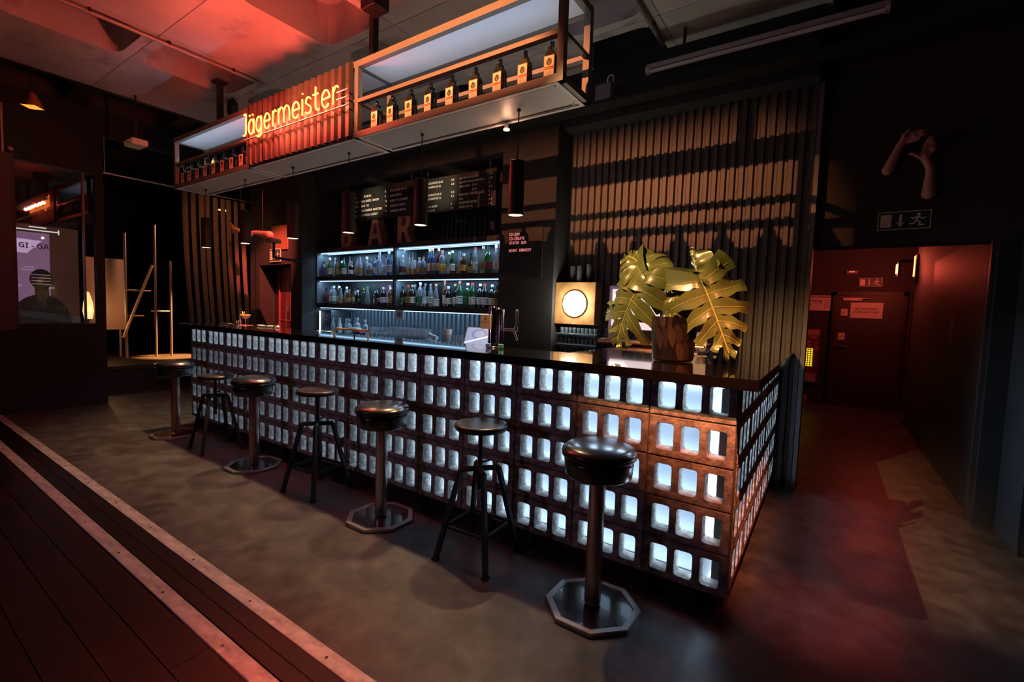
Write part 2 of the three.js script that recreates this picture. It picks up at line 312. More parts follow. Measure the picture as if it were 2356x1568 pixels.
// ---------------------------------------------------------------- hanging steel shelf over the bar
{
  const t = thing('hanging_shelf', 'long black steel shelf hanging from the ceiling above the bar', 'hanging shelf');
  const X0 = -5.9, X1 = -0.955, ZF = -0.012, ZB = -0.36, w = 0.04, mt = M(0.17, 0.14, 0.115, 0.55, 0.1);
  const railX = (y, z, h = w) => span(X0, X1, y, y + h, z - w / 2, z + w / 2);
  for (const z of [ZF - w / 2, ZB + w / 2]) {
    mesh('bottom_rail', railX(2.62, z, 0.045), mt, t);
    mesh('middle_rail', railX(2.872, z, 0.026), mt, t);
    mesh('top_rail', railX(3.128, z, 0.045), mt, t);
  }
  for (const x of [X0 + w / 2, -4.27, -2.69, X1 - w / 2]) {
    for (const z of [ZF - w / 2, ZB + w / 2]) mesh('post', span(x - w / 2, x + w / 2, 2.62, 3.17, z - w / 2 - 0.0005, z + w / 2 + 0.0005), mt, t);
    mesh('cross_rail', span(x - w / 2, x + w / 2, 2.622, 2.66, ZB + w, ZF - w), mt, t);
    mesh('cross_rail', span(x - w / 2 + 0.005, x + w / 2 - 0.005, 2.874, 2.896, ZB + w, ZF - w), mt, t);
    mesh('cross_rail', span(x - w / 2, x + w / 2, 3.13, 3.17, ZB + w, ZF - w), mt, t);
  }
  const bays = [[X0 + 0.03, -4.29], [-4.25, -2.71], [-2.67, X1 - 0.03]], mp = M(0.42, 0.43, 0.45, 0.45), mlip = M(0.72, 0.73, 0.76, 0.5);
  for (const [a, b] of bays) {
    mesh('bottom_panel', span(a, b, 2.626, 2.632, ZB + 0.03, ZF - 0.03), mp, t);
    mesh('top_panel', span(a, b, 3.134, 3.14, ZB + 0.03, ZF - 0.03), mlip, t);
    const lip = [span(a, b, 2.617, 2.6255, ZF - 0.028, ZF - 0.004), span(a, b, 2.617, 2.6255, ZB + 0.004, ZB + 0.028), span(a, a + 0.024, 2.617, 2.6255, ZB + 0.028, ZF - 0.028), span(b - 0.024, b, 2.617, 2.6255, ZB + 0.028, ZF - 0.028)];
    mesh('edge_lip', lip, mlip, t);
    for (const [cx, sx] of [[a + 0.024, 1], [b - 0.024, -1]]) for (const [cz, sz] of [[ZF - 0.028, -1], [ZB + 0.028, 1]]) {
      const s = new THREE.Shape(); s.moveTo(0, 0); s.lineTo(0.06 * sx, 0); s.lineTo(0, 0.06 * sz); s.lineTo(0, 0);
      const g = new THREE.ExtrudeGeometry(s, { depth: 0.004, bevelEnabled: false }); g.rotateX(Math.PI / 2); g.translate(cx, 2.6255, cz);
      const gu = mesh('corner_gusset', g, mlip, t);
      mesh('screw', cyl(0.005, 0.005, 0.003, cx + 0.018 * sx, 2.6205, cz + 0.018 * sz, 8), mIron, gu);
    }
  }
  const gl = glow(ledBlue.r, ledBlue.g, ledBlue.b, 1.6);
  for (const [a, b] of [bays[0], bays[2]]) {
    
    mesh('led_strip', span(a + 0.02, b - 0.02, 2.881, 2.893, ZF - 0.048, ZF - 0.0405), gl, t);
    area([(a + b) / 2, 2.9, ZF - 0.055], [(a + b) / 2, 3.2, ZF - 0.13], b - a - 0.06, 0.012, ledBlue, 26, t);
  }
  for (const x of [-5.2, -2.72, -1.3]) for (const z of [-0.19]) mesh('hanger', [span(x - 0.025, x + 0.025, 3.14, CY, z - 0.025, z + 0.025), span(x - 0.06, x + 0.06, CY - 0.02, CY, z - 0.06, z + 0.06)], mIron, t);
  mesh('motor_box', rbox(0.16, 0.12, 0.14, 0.01, -2.6, CY - 0.1, -0.1), mIron, t);
}
// neon sign on its corrugated panel
{
  const p = thing('sign_panel', 'corrugated steel panel behind the red neon lettering', 'sign panel', [-4.24, 2.632, -0.006]);
  const cg = corrugated(1.52, 0.53, 0.0895, 0.026);
  mesh('corrugated_sheet', cg, M(0.045, 0.03, 0.028, 0.5, 0.1), p);
  const t = thing('neon_sign', 'glowing red neon lettering spelling a long name', 'neon sign', [0, 2.87, 0.062]);
  const neon = new THREE.MeshStandardMaterial({ roughness: 1 }); neon.color.setRGB(0.05, 0.02, 0.01); neon.emissive.setRGB(1, 0.2, 0.035); neon.emissiveIntensity = 7;
  const xh = 0.125, R = 0.0068;
  const put = (name, paths) => mesh(name, paths.map(q => tube(q.map(([x, y]) => [x, y, 0]), R, Math.max(6, q.length * 5), 7, false, 0.5)), neon, t);
  const ell = (xc, w, a0, a1, n = 14) => Array.from({ length: n + 1 }, (_, i) => { const a = a0 + (a1 - a0) * i / n; return [xc + w / 2 * Math.cos(a), xh / 2 + xh / 2 * Math.sin(a)]; });
  const PI = Math.PI, line = (x0, y0, x1, y1) => [[x0, y0], [(x0 + x1) / 2, (y0 + y1) / 2], [x1, y1]];
  const e = (xc, w) => put('letter_tube', [[[xc - w / 2, xh * 0.5], [xc, xh * 0.51], [xc + w / 2, xh * 0.54], ...ell(xc, w, 0.35, 1.78 * PI)]]);
  const r = (x, w) => put('letter_tube', [line(x, 0, x, xh), [[x, xh * 0.66], [x + w * 0.35, xh * 0.94], [x + w * 0.75, xh], [x + w, xh * 0.9]]]);
  put('letter_tube', [[[-4.18, 0.185], [-4.145, 0.185], [-4.145, 0.1], [-4.147, 0.035], [-4.165, 0.006], [-4.195, 0.008]]]);
  put('letter_tube', [ell(-4.055, 0.085, 0.1, 2.1 * PI, 18), line(-4.012, xh, -4.012, 0)]);
  put('dot_tube', [line(-4.085, 0.158, -4.075, 0.166)]); put('dot_tube', [line(-4.035, 0.158, -4.025, 0.166)]);
  put('letter_tube', [ell(-3.925, 0.085, 0.1, 2.1 * PI, 18), [[-3.882, xh], [-3.882, 0.05], [-3.884, -0.01], [-3.905, -0.042], [-3.935, -0.044], [-3.965, -0.03]]]);
  e(-3.79, 0.088);
  r(-3.7, 0.055);
  put('letter_tube', [line(-3.61, 0, -3.61, xh), [[-3.61, xh * 0.7], [-3.58, xh], [-3.545, xh * 0.93], [-3.53, xh * 0.6], [-3.53, 0]], [[-3.53, xh * 0.7], [-3.5, xh], [-3.462, xh * 0.93], [-3.447, xh * 0.6], [-3.445, 0]]]);
  e(-3.355, 0.092);
  put('letter_tube', [line(-3.262, 0, -3.262, xh)]); put('dot_tube', [line(-3.262, 0.162, -3.257, 0.172)]);
  put('letter_tube', [[[-3.15, xh * 0.86], [-3.18, xh], [-3.21, xh * 0.9], [-3.212, xh * 0.68], [-3.18, xh * 0.52], [-3.15, xh * 0.35], [-3.15, xh * 0.12], [-3.18, 0], [-3.215, xh * 0.1]]]);
  put('letter_tube', [[[-3.085, 0.18], [-3.085, 0.1], [-3.083, 0.03], [-3.065, 0.003], [-3.04, 0.008]], line(-3.12, xh, -3.05, xh)]);
  e(-2.955, 0.095);
  r(-2.862, 0.06);
  const ms = M(0.5, 0.42, 0.38, 0.4, 0.6);
  mesh('support_rail', bar([-4.2, -0.028, -0.012], [-2.7, -0.028, -0.012], 0.006, 8), ms, t);
  for (const y of [0.031, 0.084]) mesh('support_rail', bar([-2.83, y, -0.012], [-2.7, y, -0.012], 0.006, 8), ms, t);
  for (const x of [-3.95, -3.4, -2.9]) mesh('stand_off', bar([x, -0.028, -0.04], [x, -0.028, -0.008], 0.004, 6), ms, t);
  for (const x of [-3.93, -3.9]) mesh('lead_wire', bar([x, -0.09, -0.012], [x, -0.04, -0.01], 0.005, 6), mIron, t);
  for (let i = 0; i < 6; i++) pt([-4.1 + i * 0.24, 0.06, 0.06], col(1, 0.09, 0.05), 1.1, t, 1.2);
}
// square herbal-liqueur bottles on the hanging shelf
const flask = (() => {
  const t = new THREE.Group(); t.name = 'liqueur_bottle';
  const s = new THREE.Shape(), w = 0.034;
  s.moveTo(-w, 0); s.lineTo(w, 0); s.lineTo(w, 0.112); s.quadraticCurveTo(w, 0.142, 0.013, 0.152); s.lineTo(0.0105, 0.172); s.lineTo(-0.0105, 0.172); s.lineTo(-0.013, 0.152); s.quadraticCurveTo(-w, 0.142, -w, 0.112); s.lineTo(-w, 0);
  const g = new THREE.ExtrudeGeometry(s, { depth: 0.042, bevelEnabled: true, bevelThickness: 0.006, bevelSize: 0.004, bevelOffset: -0.004, bevelSegments: 2, curveSegments: 6 }); g.translate(0, 0, -0.021);
  const neckG = lathe([[0.0001, 0.14], [0.02, 0.14], [0.013, 0.156], [0.0115, 0.178]], 14);
  const mb = PM(0.012, 0.016, 0.01, 0.12, { clearcoat: 1, clearcoatRoughness: 0.05 });
  mesh('body', [g, neckG], mb, t);
  mesh('cap', [cyl(0.0125, 0.0125, 0.026, 0, 0.187, 0, 14), cyl(0.0135, 0.0135, 0.006, 0, 0.172, 0, 14)], M(0.045, 0.02, 0.018, 0.3, 0.5), t);
  const lab = paint(192, 340, (c, W, H) => {
    c.fillStyle = '#e9d9b4'; c.fillRect(0, 0, W, H); c.strokeStyle = '#b5752b'; c.lineWidth = 7; c.strokeRect(7, 7, W - 14, H - 14);
    c.fillStyle = '#1c2417'; c.beginPath(); c.ellipse(W / 2, 100, 52, 58, 0, 0, 7); c.fill(); c.strokeStyle = '#c98a34'; c.lineWidth = 4; c.stroke();
    c.strokeStyle = '#c9a24e'; c.lineWidth = 5; c.lineCap = 'round'; c.beginPath(); // stag head inside the roundel
    c.moveTo(96, 142); c.lineTo(84, 112); c.lineTo(108, 112); c.lineTo(96, 142); c.moveTo(86, 110); c.quadraticCurveTo(58, 96, 66, 66); c.moveTo(70, 88); c.lineTo(58, 78); c.moveTo(106, 110); c.quadraticCurveTo(134, 96, 126, 66); c.moveTo(122, 88); c.lineTo(134, 78); c.stroke();
    c.fillStyle = '#a8321c'; c.fillRect(14, 176, W - 28, 46); c.fillStyle = '#f3d9a0'; c.font = 'bold 25px serif'; c.textAlign = 'center'; c.fillText('Jägermeister', W / 2, 207);
    c.fillStyle = '#8a6a3a'; c.font = '14px sans-serif'; for (let i = 0; i < 4; i++) c.fillRect(34, 244 + i * 20, W - 68 - (i % 2) * 24, 4);
  });
  const lm = M(1, 1, 1, 0.6, 0, { map: lab });
  const lg = new THREE.PlaneGeometry(0.062, 0.11); lg.translate(0, 0.064, 0.0279); const lb = new THREE.BoxGeometry(0.062, 0.11, 0.0006); lb.translate(0, 0.064, 0.0271);
  mesh('front_label', lg, lm, t);
  mesh('label_paper', lb, mPaper, t);
  const sp = paint(64, 256, (c, W, H) => { c.fillStyle = '#0d0f0c'; c.fillRect(0, 0, W, H); c.translate(W / 2, H / 2); c.rotate(-Math.PI / 2); c.fillStyle = '#c9d2e6'; c.font = 'bold 34px serif'; c.textAlign = 'center'; c.fillText('Jägermeister', 0, 11); });
  const sg = new THREE.PlaneGeometry(0.026, 0.09); sg.rotateY(Math.PI / 2); sg.translate(0.0348, 0.06, 0);
  mesh('side_print', sg, M(1, 1, 1, 0.5, 0, { map: sp }), t);
  return t;
})();
const ORD = ['first', 'second', 'third', 'fourth', 'fifth', 'sixth', 'seventh', 'eighth', 'ninth', 'tenth', 'eleventh', 'twelfth', 'thirteenth', 'fourteenth', 'fifteenth', 'sixteenth', 'seventeenth', 'eighteenth', 'nineteenth', 'twentieth'];
[-2.53, -2.36, -2.175, -1.99, -1.8, -1.605, -1.42, -1.24, -1.065].forEach((x, i) => {
  const r = dup(flask, [x, 2.668, -0.075], (i % 3 - 1) * 0.05, `square liqueur bottle with cream label, ${ORD[i]} from left in the hanging shelf right bay`, 'bottles in the right shelf bay'); r.userData.category = 'bottle'; r.scale.setScalar(1.03);
});
[-5.77, -5.595, -5.41, -5.225, -5.04, -4.85, -4.66, -4.47].forEach((x, i) => {
  const r = dup(flask, [x, 2.668, -0.075], 0.1, `dim square liqueur bottle, ${ORD[i]} from left in the hanging shelf left bay`, 'bottles in the left shelf bay'); r.userData.category = 'bottle'; r.scale.setScalar(1.03);
});
// pendant lamps below the shelf
[[-5.57, 'first'], [-4.7, 'second'], [-3.835, 'third'], [-3.02, 'fourth'], [-2.19, 'fifth'], [-1.358, 'sixth']].forEach(([x, o]) => {
  const t = thing('pendant_lamp', `slim dark cylinder pendant lamp over the bar, ${o} from the left`, 'pendant lamp', [x, 1.975, -0.2], 0, 'pendant lamps over the bar');
  const sh = new THREE.LatheGeometry([[0.044, 0.0], [0.05, 0.0], [0.05, 0.325], [0.046, 0.33], [0.0001, 0.33], [0.0001, 0.322], [0.044, 0.318], [0.044, 0.0]].map(p => new THREE.Vector2(...p)), 28);
  mesh('shade', sh, M(0.014, 0.011, 0.01, 0.45, 0.1), t);
  mesh('inner_lining', cyl(0.0436, 0.0436, 0.2, 0, 0.102, 0, 28, true), M(0.85, 0.83, 0.78, 0.4, 0, { side: THREE.DoubleSide }), t);
  mesh('diffuser', cyl(0.0425, 0.0425, 0.006, 0, 0.055, 0, 28), glow(1, 0.9, 0.7, 1.1), t);
  mesh('cable', bar([0, 0.33, 0], [0, 0.645, 0], 0.004, 6), mIron, t);
  mesh('cable_rose', cyl(0.012, 0.012, 0.012, 0, 0.638, 0, 12), mIron, t);
  spot([0, 0.048, 0], [0, -1, 0], col(1, 0.62, 0.34), 10, 0.85, 0.6, t, 1);
});
// small bulb spot under the shelf
{
  const t = thing('bulb_spot', 'small bare spotlight bulb clipped under the hanging shelf', 'spotlight', [-1.548, 2.58, -0.34]);
  mesh('socket', cyl(0.012, 0.016, 0.034, 0, 0.02, 0, 14), mChrome, t);
  mesh('bulb', lathe([[0.0001, -0.006], [0.022, -0.006], [0.021, 0.002], [0.012, 0.006], [0.0001, 0.006]], 16), glow(1, 0.5, 0.3, 2.2), t);
  pt([0, -0.02, 0], col(1, 0.45, 0.25), 0.12, t);
}

for (const [x, tx, lab] of [[-3.55, -3.6, 'right'], [-4.7, -4.85, 'left']]) {
  const t = thing('menu_spot', `small black spotlight behind the hanging shelf lighting the ${lab} menu board`, 'spotlight', [x, 2.7, -0.43]);
  mesh('housing', (() => { const g = lathe([[0.028, 0], [0.03, 0], [0.03, 0.08], [0.0001, 0.085], [0.0001, 0.075], [0.028, 0.07], [0.028, 0]], 16); g.rotateX(Math.PI / 2); g.scale(1, 1, 1); return g; })(), mIron, t);
  mesh('bracket', bar([0, 0, 0.06], [0, 0.05, 0.09], 0.008), mIron, t);
  mesh('lens', (() => { const g = cyl(0.026, 0.026, 0.004, 0, 0, 0, 16); g.rotateX(Math.PI / 2); g.translate(0, 0, 0.02); return g; })(), glow(1, 0.85, 0.6, 2), t);
  spot([0, 0, 0.012], [tx - x, 0.1, -1.55], col(1, 0.8, 0.52), 9, 0.2, 0.9, t, 1);
}

// ---------------------------------------------------------------- bar stools
function pedestal(x, z, h, label, pole) {
  const t = thing('pedestal_stool', label, 'bar stool', [x, 0, z], 0, 'padded pedestal stools');
  const seat = mesh('seat_cushion', lathe([[0.0001, h], [0.09, h - 0.003], [0.145, h - 0.014], [0.168, h - 0.03], [0.172, h - 0.045], [0.165, h - 0.056], [0.0001, h - 0.056]], 40), mLeather, t);
  mesh('piping', (() => { const g = new THREE.TorusGeometry(0.166, 0.0045, 6, 40); g.rotateX(Math.PI / 2); g.translate(0, h - 0.058, 0); return g; })(), mLeather, seat);
  mesh('seat_drum', lathe([[0.0001, h - 0.056], [0.158, h - 0.056], [0.158, h - 0.09], [0.155, h - 0.095], [0.157, h - 0.1], [0.153, h - 0.145], [0.14, h - 0.155], [0.0001, h - 0.155]], 40), mLeather, t);
  mesh('pole', lathe([[0.06, h - 0.155], [0.045, h - 0.17], [0.038, h - 0.18], [0.038, 0.03], [0.0001, 0.03]], 24), pole, t);
  const oct = n => Array.from({ length: 8 }, (_, i) => [n * Math.cos((i + 0.5) * Math.PI / 4), n * Math.sin((i + 0.5) * Math.PI / 4)]);
  const shp = (n, T = THREE.Shape) => { const s = new T(); oct(n).forEach(([a, b], i) => i ? s.lineTo(a, b) : s.moveTo(a, b)); s.closePath(); return s; };
  const ex = (s, d, y) => { const g = new THREE.ExtrudeGeometry(s, { depth: d, bevelEnabled: true, bevelThickness: 0.003, bevelSize: 0.003, bevelOffset: -0.003, bevelSegments: 1 }); g.rotateX(-Math.PI / 2); g.translate(0, y, 0); return g; };
  mesh('base_plate', ex(shp(0.2), 0.012, 0.003), mBasePlate, t);
  const ring = shp(0.222); ring.holes.push(shp(0.188, THREE.Path));
  mesh('metal_rim', ex(ring, 0.016, 0.003), M(0.42, 0.4, 0.4, 0.35, 0.85), t);
  return t;
}
pedestal(-0.53, 0.27, 0.79, 'padded black pedestal stool nearest the camera, at the glowing bar corner', mPole);
pedestal(-2.03, 0.26, 0.765, 'padded black pedestal stool second nearest the camera, between two iron stools', mPole);
pedestal(-3.63, 0.26, 0.765, 'padded black pedestal stool third from the camera along the bar', mPoleDark);
pedestal(-5.14, 0.28, 0.765, 'padded black pedestal stool at the far left end of the bar', mPoleDark);
function screwStool(x, z, h, turn, label) {
  const t = thing('screw_stool', label, 'bar stool', [x, 0, z], turn, 'iron screw stools');
  mesh('seat', lathe([[0.0001, h], [0.13, h], [0.146, h - 0.004], [0.148, h - 0.02], [0.14, h - 0.034], [0.0001, h - 0.036]], 36), mSeatWood, t);
  mesh('screw_rod', cyl(0.012, 0.012, 0.34, 0, h - 0.2, 0, 10), mIron, t);
  mesh('hub', cyl(0.02, 0.02, 0.09, 0, 0.47, 0, 12), mIron, t);
  const top = 0.075, bot = 0.165, ty = 0.5;
  for (const [sx, sz] of [[1, 1], [1, -1], [-1, 1], [-1, -1]]) {
    mesh('leg', [bar([top * sx, ty, top * sz], [bot * sx, 0.006, bot * sz], 0.012, 6, true), box(0.034, 0.008, 0.034, bot * sx, 0.004, bot * sz)], mIron, t);
    mesh('top_arm', bar([0, ty, 0], [top * 1.05 * sx, ty, top * 1.05 * sz], 0.011, 6, true), mIron, t);
  }
  const f = 0.185, q = top + (bot - top) * (ty - f) / ty;
  for (const [a, b] of [[[q, f, q], [q, f, -q]], [[q, f, -q], [-q, f, -q]], [[-q, f, -q], [-q, f, q]], [[-q, f, q], [q, f, q]]]) mesh('foot_rest', bar(a, b, 0.007, 6, true), mIron, t);
  mesh('lock_handle', bar([0, 0.53, 0], [0.05, 0.55, -0.03], 0.005, 6), mIron, t);
}
screwStool(-1.245, 0.235, 0.755, 0.06, 'iron screw stool with round wooden seat, nearest the camera');
screwStool(-2.77, 0.235, 0.755, 0.1, 'iron screw stool with round wooden seat, in the middle of the row');
screwStool(-4.37, 0.235, 0.695, -0.1, 'low iron screw stool with round wooden seat, farthest from the camera');

// ---------------------------------------------------------------- ceiling spotlights (above the frame)
function trackSpot(pos, target, color, cd, angle, pen, label, doors = [], radius = 1) {
  const t = thing('ceiling_spotlight', label, 'spotlight', pos);
  const d = V(...target).sub(V(...pos)).normalize(), q = new THREE.Quaternion().setFromUnitVectors(V(0, -1, 0), d);
  const g = lathe([[0.05, -0.0], [0.055, 0.0], [0.055, 0.14], [0.03, 0.17], [0.0001, 0.17], [0.0001, 0.16], [0.05, 0.13], [0.05, 0]], 20); g.applyQuaternion(q);
  mesh('housing', g, mIron, t);
  const l = cyl(0.045, 0.045, 0.004, 0, 0.03, 0, 20); l.applyQuaternion(q);
  mesh('lens', l, glow(color.r, color.g, color.b, 2), t);
  const top = d.clone().multiplyScalar(-0.12);
  mesh('bracket', bar([top.x, top.y, top.z], [top.x, CY - pos[1] + 0.01, top.z], 0.01), mIron, t);
  const o = d.clone().multiplyScalar(-0.02), from = V(...pos).add(o);
  for (const [a, b, dark] of doors) { // barn door: its edge lies on the rays to a and b, the leaf goes out toward the dark point
    const ray = p => V(...p).sub(from).normalize().multiplyScalar(0.21).add(o);
    const A = ray(a), B = ray(b), along = B.clone().sub(A); A.addScaledVector(along, -0.35); B.addScaledVector(along, 0.35);
    const out = ray(dark).sub(A.clone().add(B).multiplyScalar(0.5)); out.addScaledVector(along, -out.dot(along) / along.lengthSq()).normalize().multiplyScalar(0.26);
    const th = d.clone().multiplyScalar(0.004), P = [A, B, B.clone().add(out), A.clone().add(out)], Q = P.map(p => p.clone().add(th)), all = [...P, ...Q], g = new THREE.BufferGeometry();
    g.setAttribute('position', new THREE.Float32BufferAttribute(all.flatMap(p => [p.x, p.y, p.z]), 3)); g.setIndex([0, 1, 2, 0, 2, 3, 4, 6, 5, 4, 7, 6, 0, 4, 1, 1, 4, 5, 1, 5, 2, 2, 5, 6, 2, 6, 3, 3, 6, 7, 3, 7, 0, 0, 7, 4]);
    mesh('barn_door', [g.toNonIndexed(), bar(A.clone().add(B).multiplyScalar(0.5).add(out.clone().multiplyScalar(0.7)).toArray(), d.clone().multiplyScalar(-0.05).add(out.clone().multiplyScalar(0.4)).toArray(), 0.006, 6)], mIron, t);
  }
  spot([o.x, o.y, o.z], [d.x * 2, d.y * 2, d.z * 2], color, cd, angle, pen, t, radius);
}
const AMBER = col(1, 0.33, 0.12);
trackSpot([-2.36, 3.58, 2.0], [-2.36, 2.75, -0.05], AMBER, 62, 0.58, 0.12, 'amber ceiling spotlight aimed at the hanging bottle shelf', [[[-5.2, 1.82, -2.12], [1.2, 1.82, -2.12], [-2.2, 0.3, -2.12]], [[-5.2, 2.98, -2.12], [1.2, 2.98, -2.12], [-2.2, 4.4, -2.12]]], 0.5);
trackSpot([-1.44, 3.58, 1.6], [-0.1, 1.25, -0.7], col(1, 0.5, 0.2), 80, 0.32, 0.4, 'warm ceiling spotlight aimed at the potted plant', [[[-1.6, 1.12, 0.085], [0.9, 1.12, 0.085], [-0.35, 0.1, 0.3]], [[1.27, 0, -5.5], [1.27, 0, -1.5], [2.4, 1.5, -3]]], 0.5);
trackSpot([0.432, 3.58, 1.47], [-0.05, 0.85, -0.15], col(1, 0.25, 0.1), 115, 0.26, 0.5, 'amber ceiling spotlight aimed at the bar corner', [[[-0.8, 1.06, 0], [0, 0.6, 0], [-0.7, 0.1, 0]], [[0.06, 0, 0.3], [0.06, 0, -2.1], [1.4, 0, -1]]], 0.5);
trackSpot([0.9, 3.58, -0.15], [0.3, 0, -0.32], col(1, 0.09, 0.08), 26, 0.12, 0.95, 'red ceiling spotlight over the passage floor');
trackSpot([-1.4, 3.58, 2.7], [-1.1, 0, 1.75], col(1, 0.13, 0.06), 26, 0.27, 0.9, 'red ceiling spotlight over the floor strips');
{
  const t = thing('floor_par_light', 'low violet stage light on a stand facing the bar', 'stage light', [-3.6, 0, 4.8]);
  mesh('stand', [bar([0, 0, 0], [0, 1.3, 0], 0.015), bar([0, 0.3, 0], [0.3, 0, 0.2], 0.012), bar([0, 0.3, 0], [-0.3, 0, 0.2], 0.012), bar([0, 0.3, 0], [0, 0, -0.3], 0.012)], mIron, t);
  mesh('housing', (() => { const g = cyl(0.1, 0.08, 0.2, 0, 0, 0, 20); g.rotateX(-Math.PI / 2); g.translate(0, 1.4, 0.1); return g; })(), mIron, t);
  mesh('lens', (() => { const g = cyl(0.09, 0.09, 0.006, 0, 0, 0, 20); g.rotateX(Math.PI / 2); g.translate(0, 1.4, -0.004); return g; })(), glow(0.8, 0.35, 0.8, 2), t);
  spot([0, 1.4, -0.03], [1.2, 1.0, -4.8], col(0.85, 0.5, 1), 2.2, 0.75, 0.8, t, 3);
}

// ---------------------------------------------------------------- corrugated back panel right of the niche
{
  const g = corrugated(0.7133, 3.2, 0.0713, 0.024);
  for (let k = 0; k < 3; k++) { const o = thing('corrugated_panel', `tall corrugated steel sheet behind the plant, ${['leftmost', 'middle', 'rightmost'][k]} of three`, 'metal sheet', [-2.0 + k * 0.7133, 0, -2.148], 0, 'corrugated wall sheets'); mesh('sheet', g, mCorr, o); }
  const t = thing('corner_trim', 'corrugated steel end post beside the doorway passage', 'post');
  const c = corrugated(0.214, 3.2, 0.0713, 0.024); c.rotateY(Math.PI / 2); c.translate(0.142, 0, -2.13 + 0.0);
  mesh('side_sheet', c, mCorr, t);
  mesh('edge_profile', span(0.135, 0.165, 0, 3.2, -2.13, -2.1), M(0.2, 0.19, 0.19, 0.4, 0.5), t);
}
// ---------------------------------------------------------------- bottle niche
{
  const n = thing('niche_cladding', 'dark corrugated sheet lining the bottle niche behind the bar', 'metal sheet', [-6.05, 0.9, -2.298]);
  mesh('sheet', corrugated(3.39, 2.15, 0.0753, 0.022), M(0.045, 0.05, 0.058, 0.42, 0.3), n);
  const bc = thing('back_counter', 'low black back counter under the bottle shelves', 'counter');
  mesh('body', span(-6.04, -2.68, 0, 0.9, -2.29, -1.55), mBlack, bc);
  mesh('worktop', span(-6.045, -2.67, 0.9, 0.94, -2.272, -1.5), M(0.16, 0.17, 0.18, 0.3, 0.7), bc);
  const t = thing('bottle_shelf', 'black back bar shelf unit with blue strip lighting', 'shelf unit');
  const ZF = -1.875, ZB = -2.27, ms = M(0.02, 0.02, 0.022, 0.4);
  mesh('top_board', span(-6.045, -2.665, 2.13, 2.19, ZB, ZF), ms, t);
  mesh('shelf_board', span(-6.045, -2.665, 1.725, 1.785, ZB, ZF), ms, t);
  mesh('shelf_board', span(-6.045, -2.665, 1.335, 1.395, ZB, ZF), ms, t);
  mesh('side_board', span(-6.049, -6.02, 1.335, 2.19, ZB, ZF + 0.002), M(0.12, 0.13, 0.14, 0.6), t);
  mesh('side_board', span(-2.69, -2.661, 1.335, 2.19, ZB, ZF + 0.002), ms, t);
  mesh('middle_post', span(-4.37, -4.34, 1.335, 2.19, ZF - 0.03, ZF + 0.004), ms, t);
  mesh('divider', span(-4.362, -4.348, 1.395, 2.13, ZB, ZF - 0.03), M(0.2, 0.22, 0.24, 0.5), t);
  mesh('back_board', [span(-6.02, -2.69, 1.395, 1.725, ZB, ZB + 0.006), span(-6.02, -2.69, 1.785, 2.13, ZB, ZB + 0.006)], M(0.008, 0.008, 0.01, 0.35), t);
  const ledBack = col(0.36, 0.66, 1.0), gl = glow(ledBack.r, ledBack.g, ledBack.b, 3.2);
  for (const [y, k, zz] of [[2.118, 1, -1.93], [1.713, 0.8, -1.915], [1.323, 2.2, -1.93]]) for (const [a, b] of [[-6.0, -4.39], [-4.32, -2.71]]) {
    mesh('led_strip', span(a, b, y, y + 0.008, zz - 0.01, zz + 0.01), gl, t);
    area([(a + b) / 2, y - 0.003, zz], [(a + b) / 2, y - 1, zz - 0.35], b - a, 0.02, ledBack, 52 * k, t);
  }
  mesh('led_strip', span(-6.0, -2.71, 2.121, 2.128, -2.06, -2.03), glow(ledBack.r, ledBack.g, ledBack.b, 1.6), t);
  area([-4.35, 2.118, -2.045], [-4.35, 1, -2.045], 3.25, 0.03, ledBack, 8, t);
  const pic = paint(256, 100, (c, W, H) => { c.fillStyle = '#7a4a5c'; c.fillRect(0, 0, W, H); for (let i = 0; i < 60; i++) { c.fillStyle = `rgba(${150 + 80 * rnd() | 0},${100 + 60 * rnd() | 0},${130 + 60 * rnd() | 0},0.25)`; c.fillRect(rnd() * W, rnd() * H, 60 * rnd() + 8, 4 + 9 * rnd()); } });
  const pg = thing('wall_picture', 'pink toned picture behind the bottles of the lower shelf', 'picture', [-4.74, 1.57, -2.258]);
  mesh('print', box(0.62, 0.28, 0.004), M(1, 1, 1, 0.5, 0, { map: pic }), pg);
}
// menu boards
function board(label, x0, x1, y0, y1, rows, w, h) {
  const t = thing('menu_board', label, 'menu board', [(x0 + x1) / 2, (y0 + y1) / 2, -1.95], 0, 'black menu boards');
  mesh('panel', box(x1 - x0, y1 - y0, 0.012), M(0.02, 0.02, 0.02, 0.55), t);
  const tx = paint(w, h, (c, W, H) => { c.fillStyle = '#131313'; c.fillRect(0, 0, W, H); c.fillStyle = '#fffaf0'; for (const [s, x, y, f, al] of rows) { c.font = `bold ${f}px sans-serif`; c.textAlign = al || 'left'; c.fillText(s, x, y); } });
  const g = new THREE.PlaneGeometry(x1 - x0 - 0.004, y1 - y0 - 0.004); g.translate(0, 0, 0.0065);
  mesh('lettering', g, M(1, 1, 1, 0.6, 0, { map: tx }), t);
  for (const s of [-1, 1]) mesh('hanging_chain', [bar([s * (x1 - x0) * 0.42, (y1 - y0) / 2, 0], [s * (x1 - x0) * 0.42, (y1 - y0) / 2 + 0.06, 0], 0.003, 6), (() => { const q = new THREE.TorusGeometry(0.014, 0.003, 6, 14); q.translate(s * (x1 - x0) * 0.42, (y1 - y0) / 2 + 0.07, 0); return q; })(), bar([s * (x1 - x0) * 0.42, (y1 - y0) / 2 + 0.085, 0], [s * (x1 - x0) * 0.42, 3.05 - (y0 + y1) / 2, 0], 0.002, 6)], mChrome, t);
}
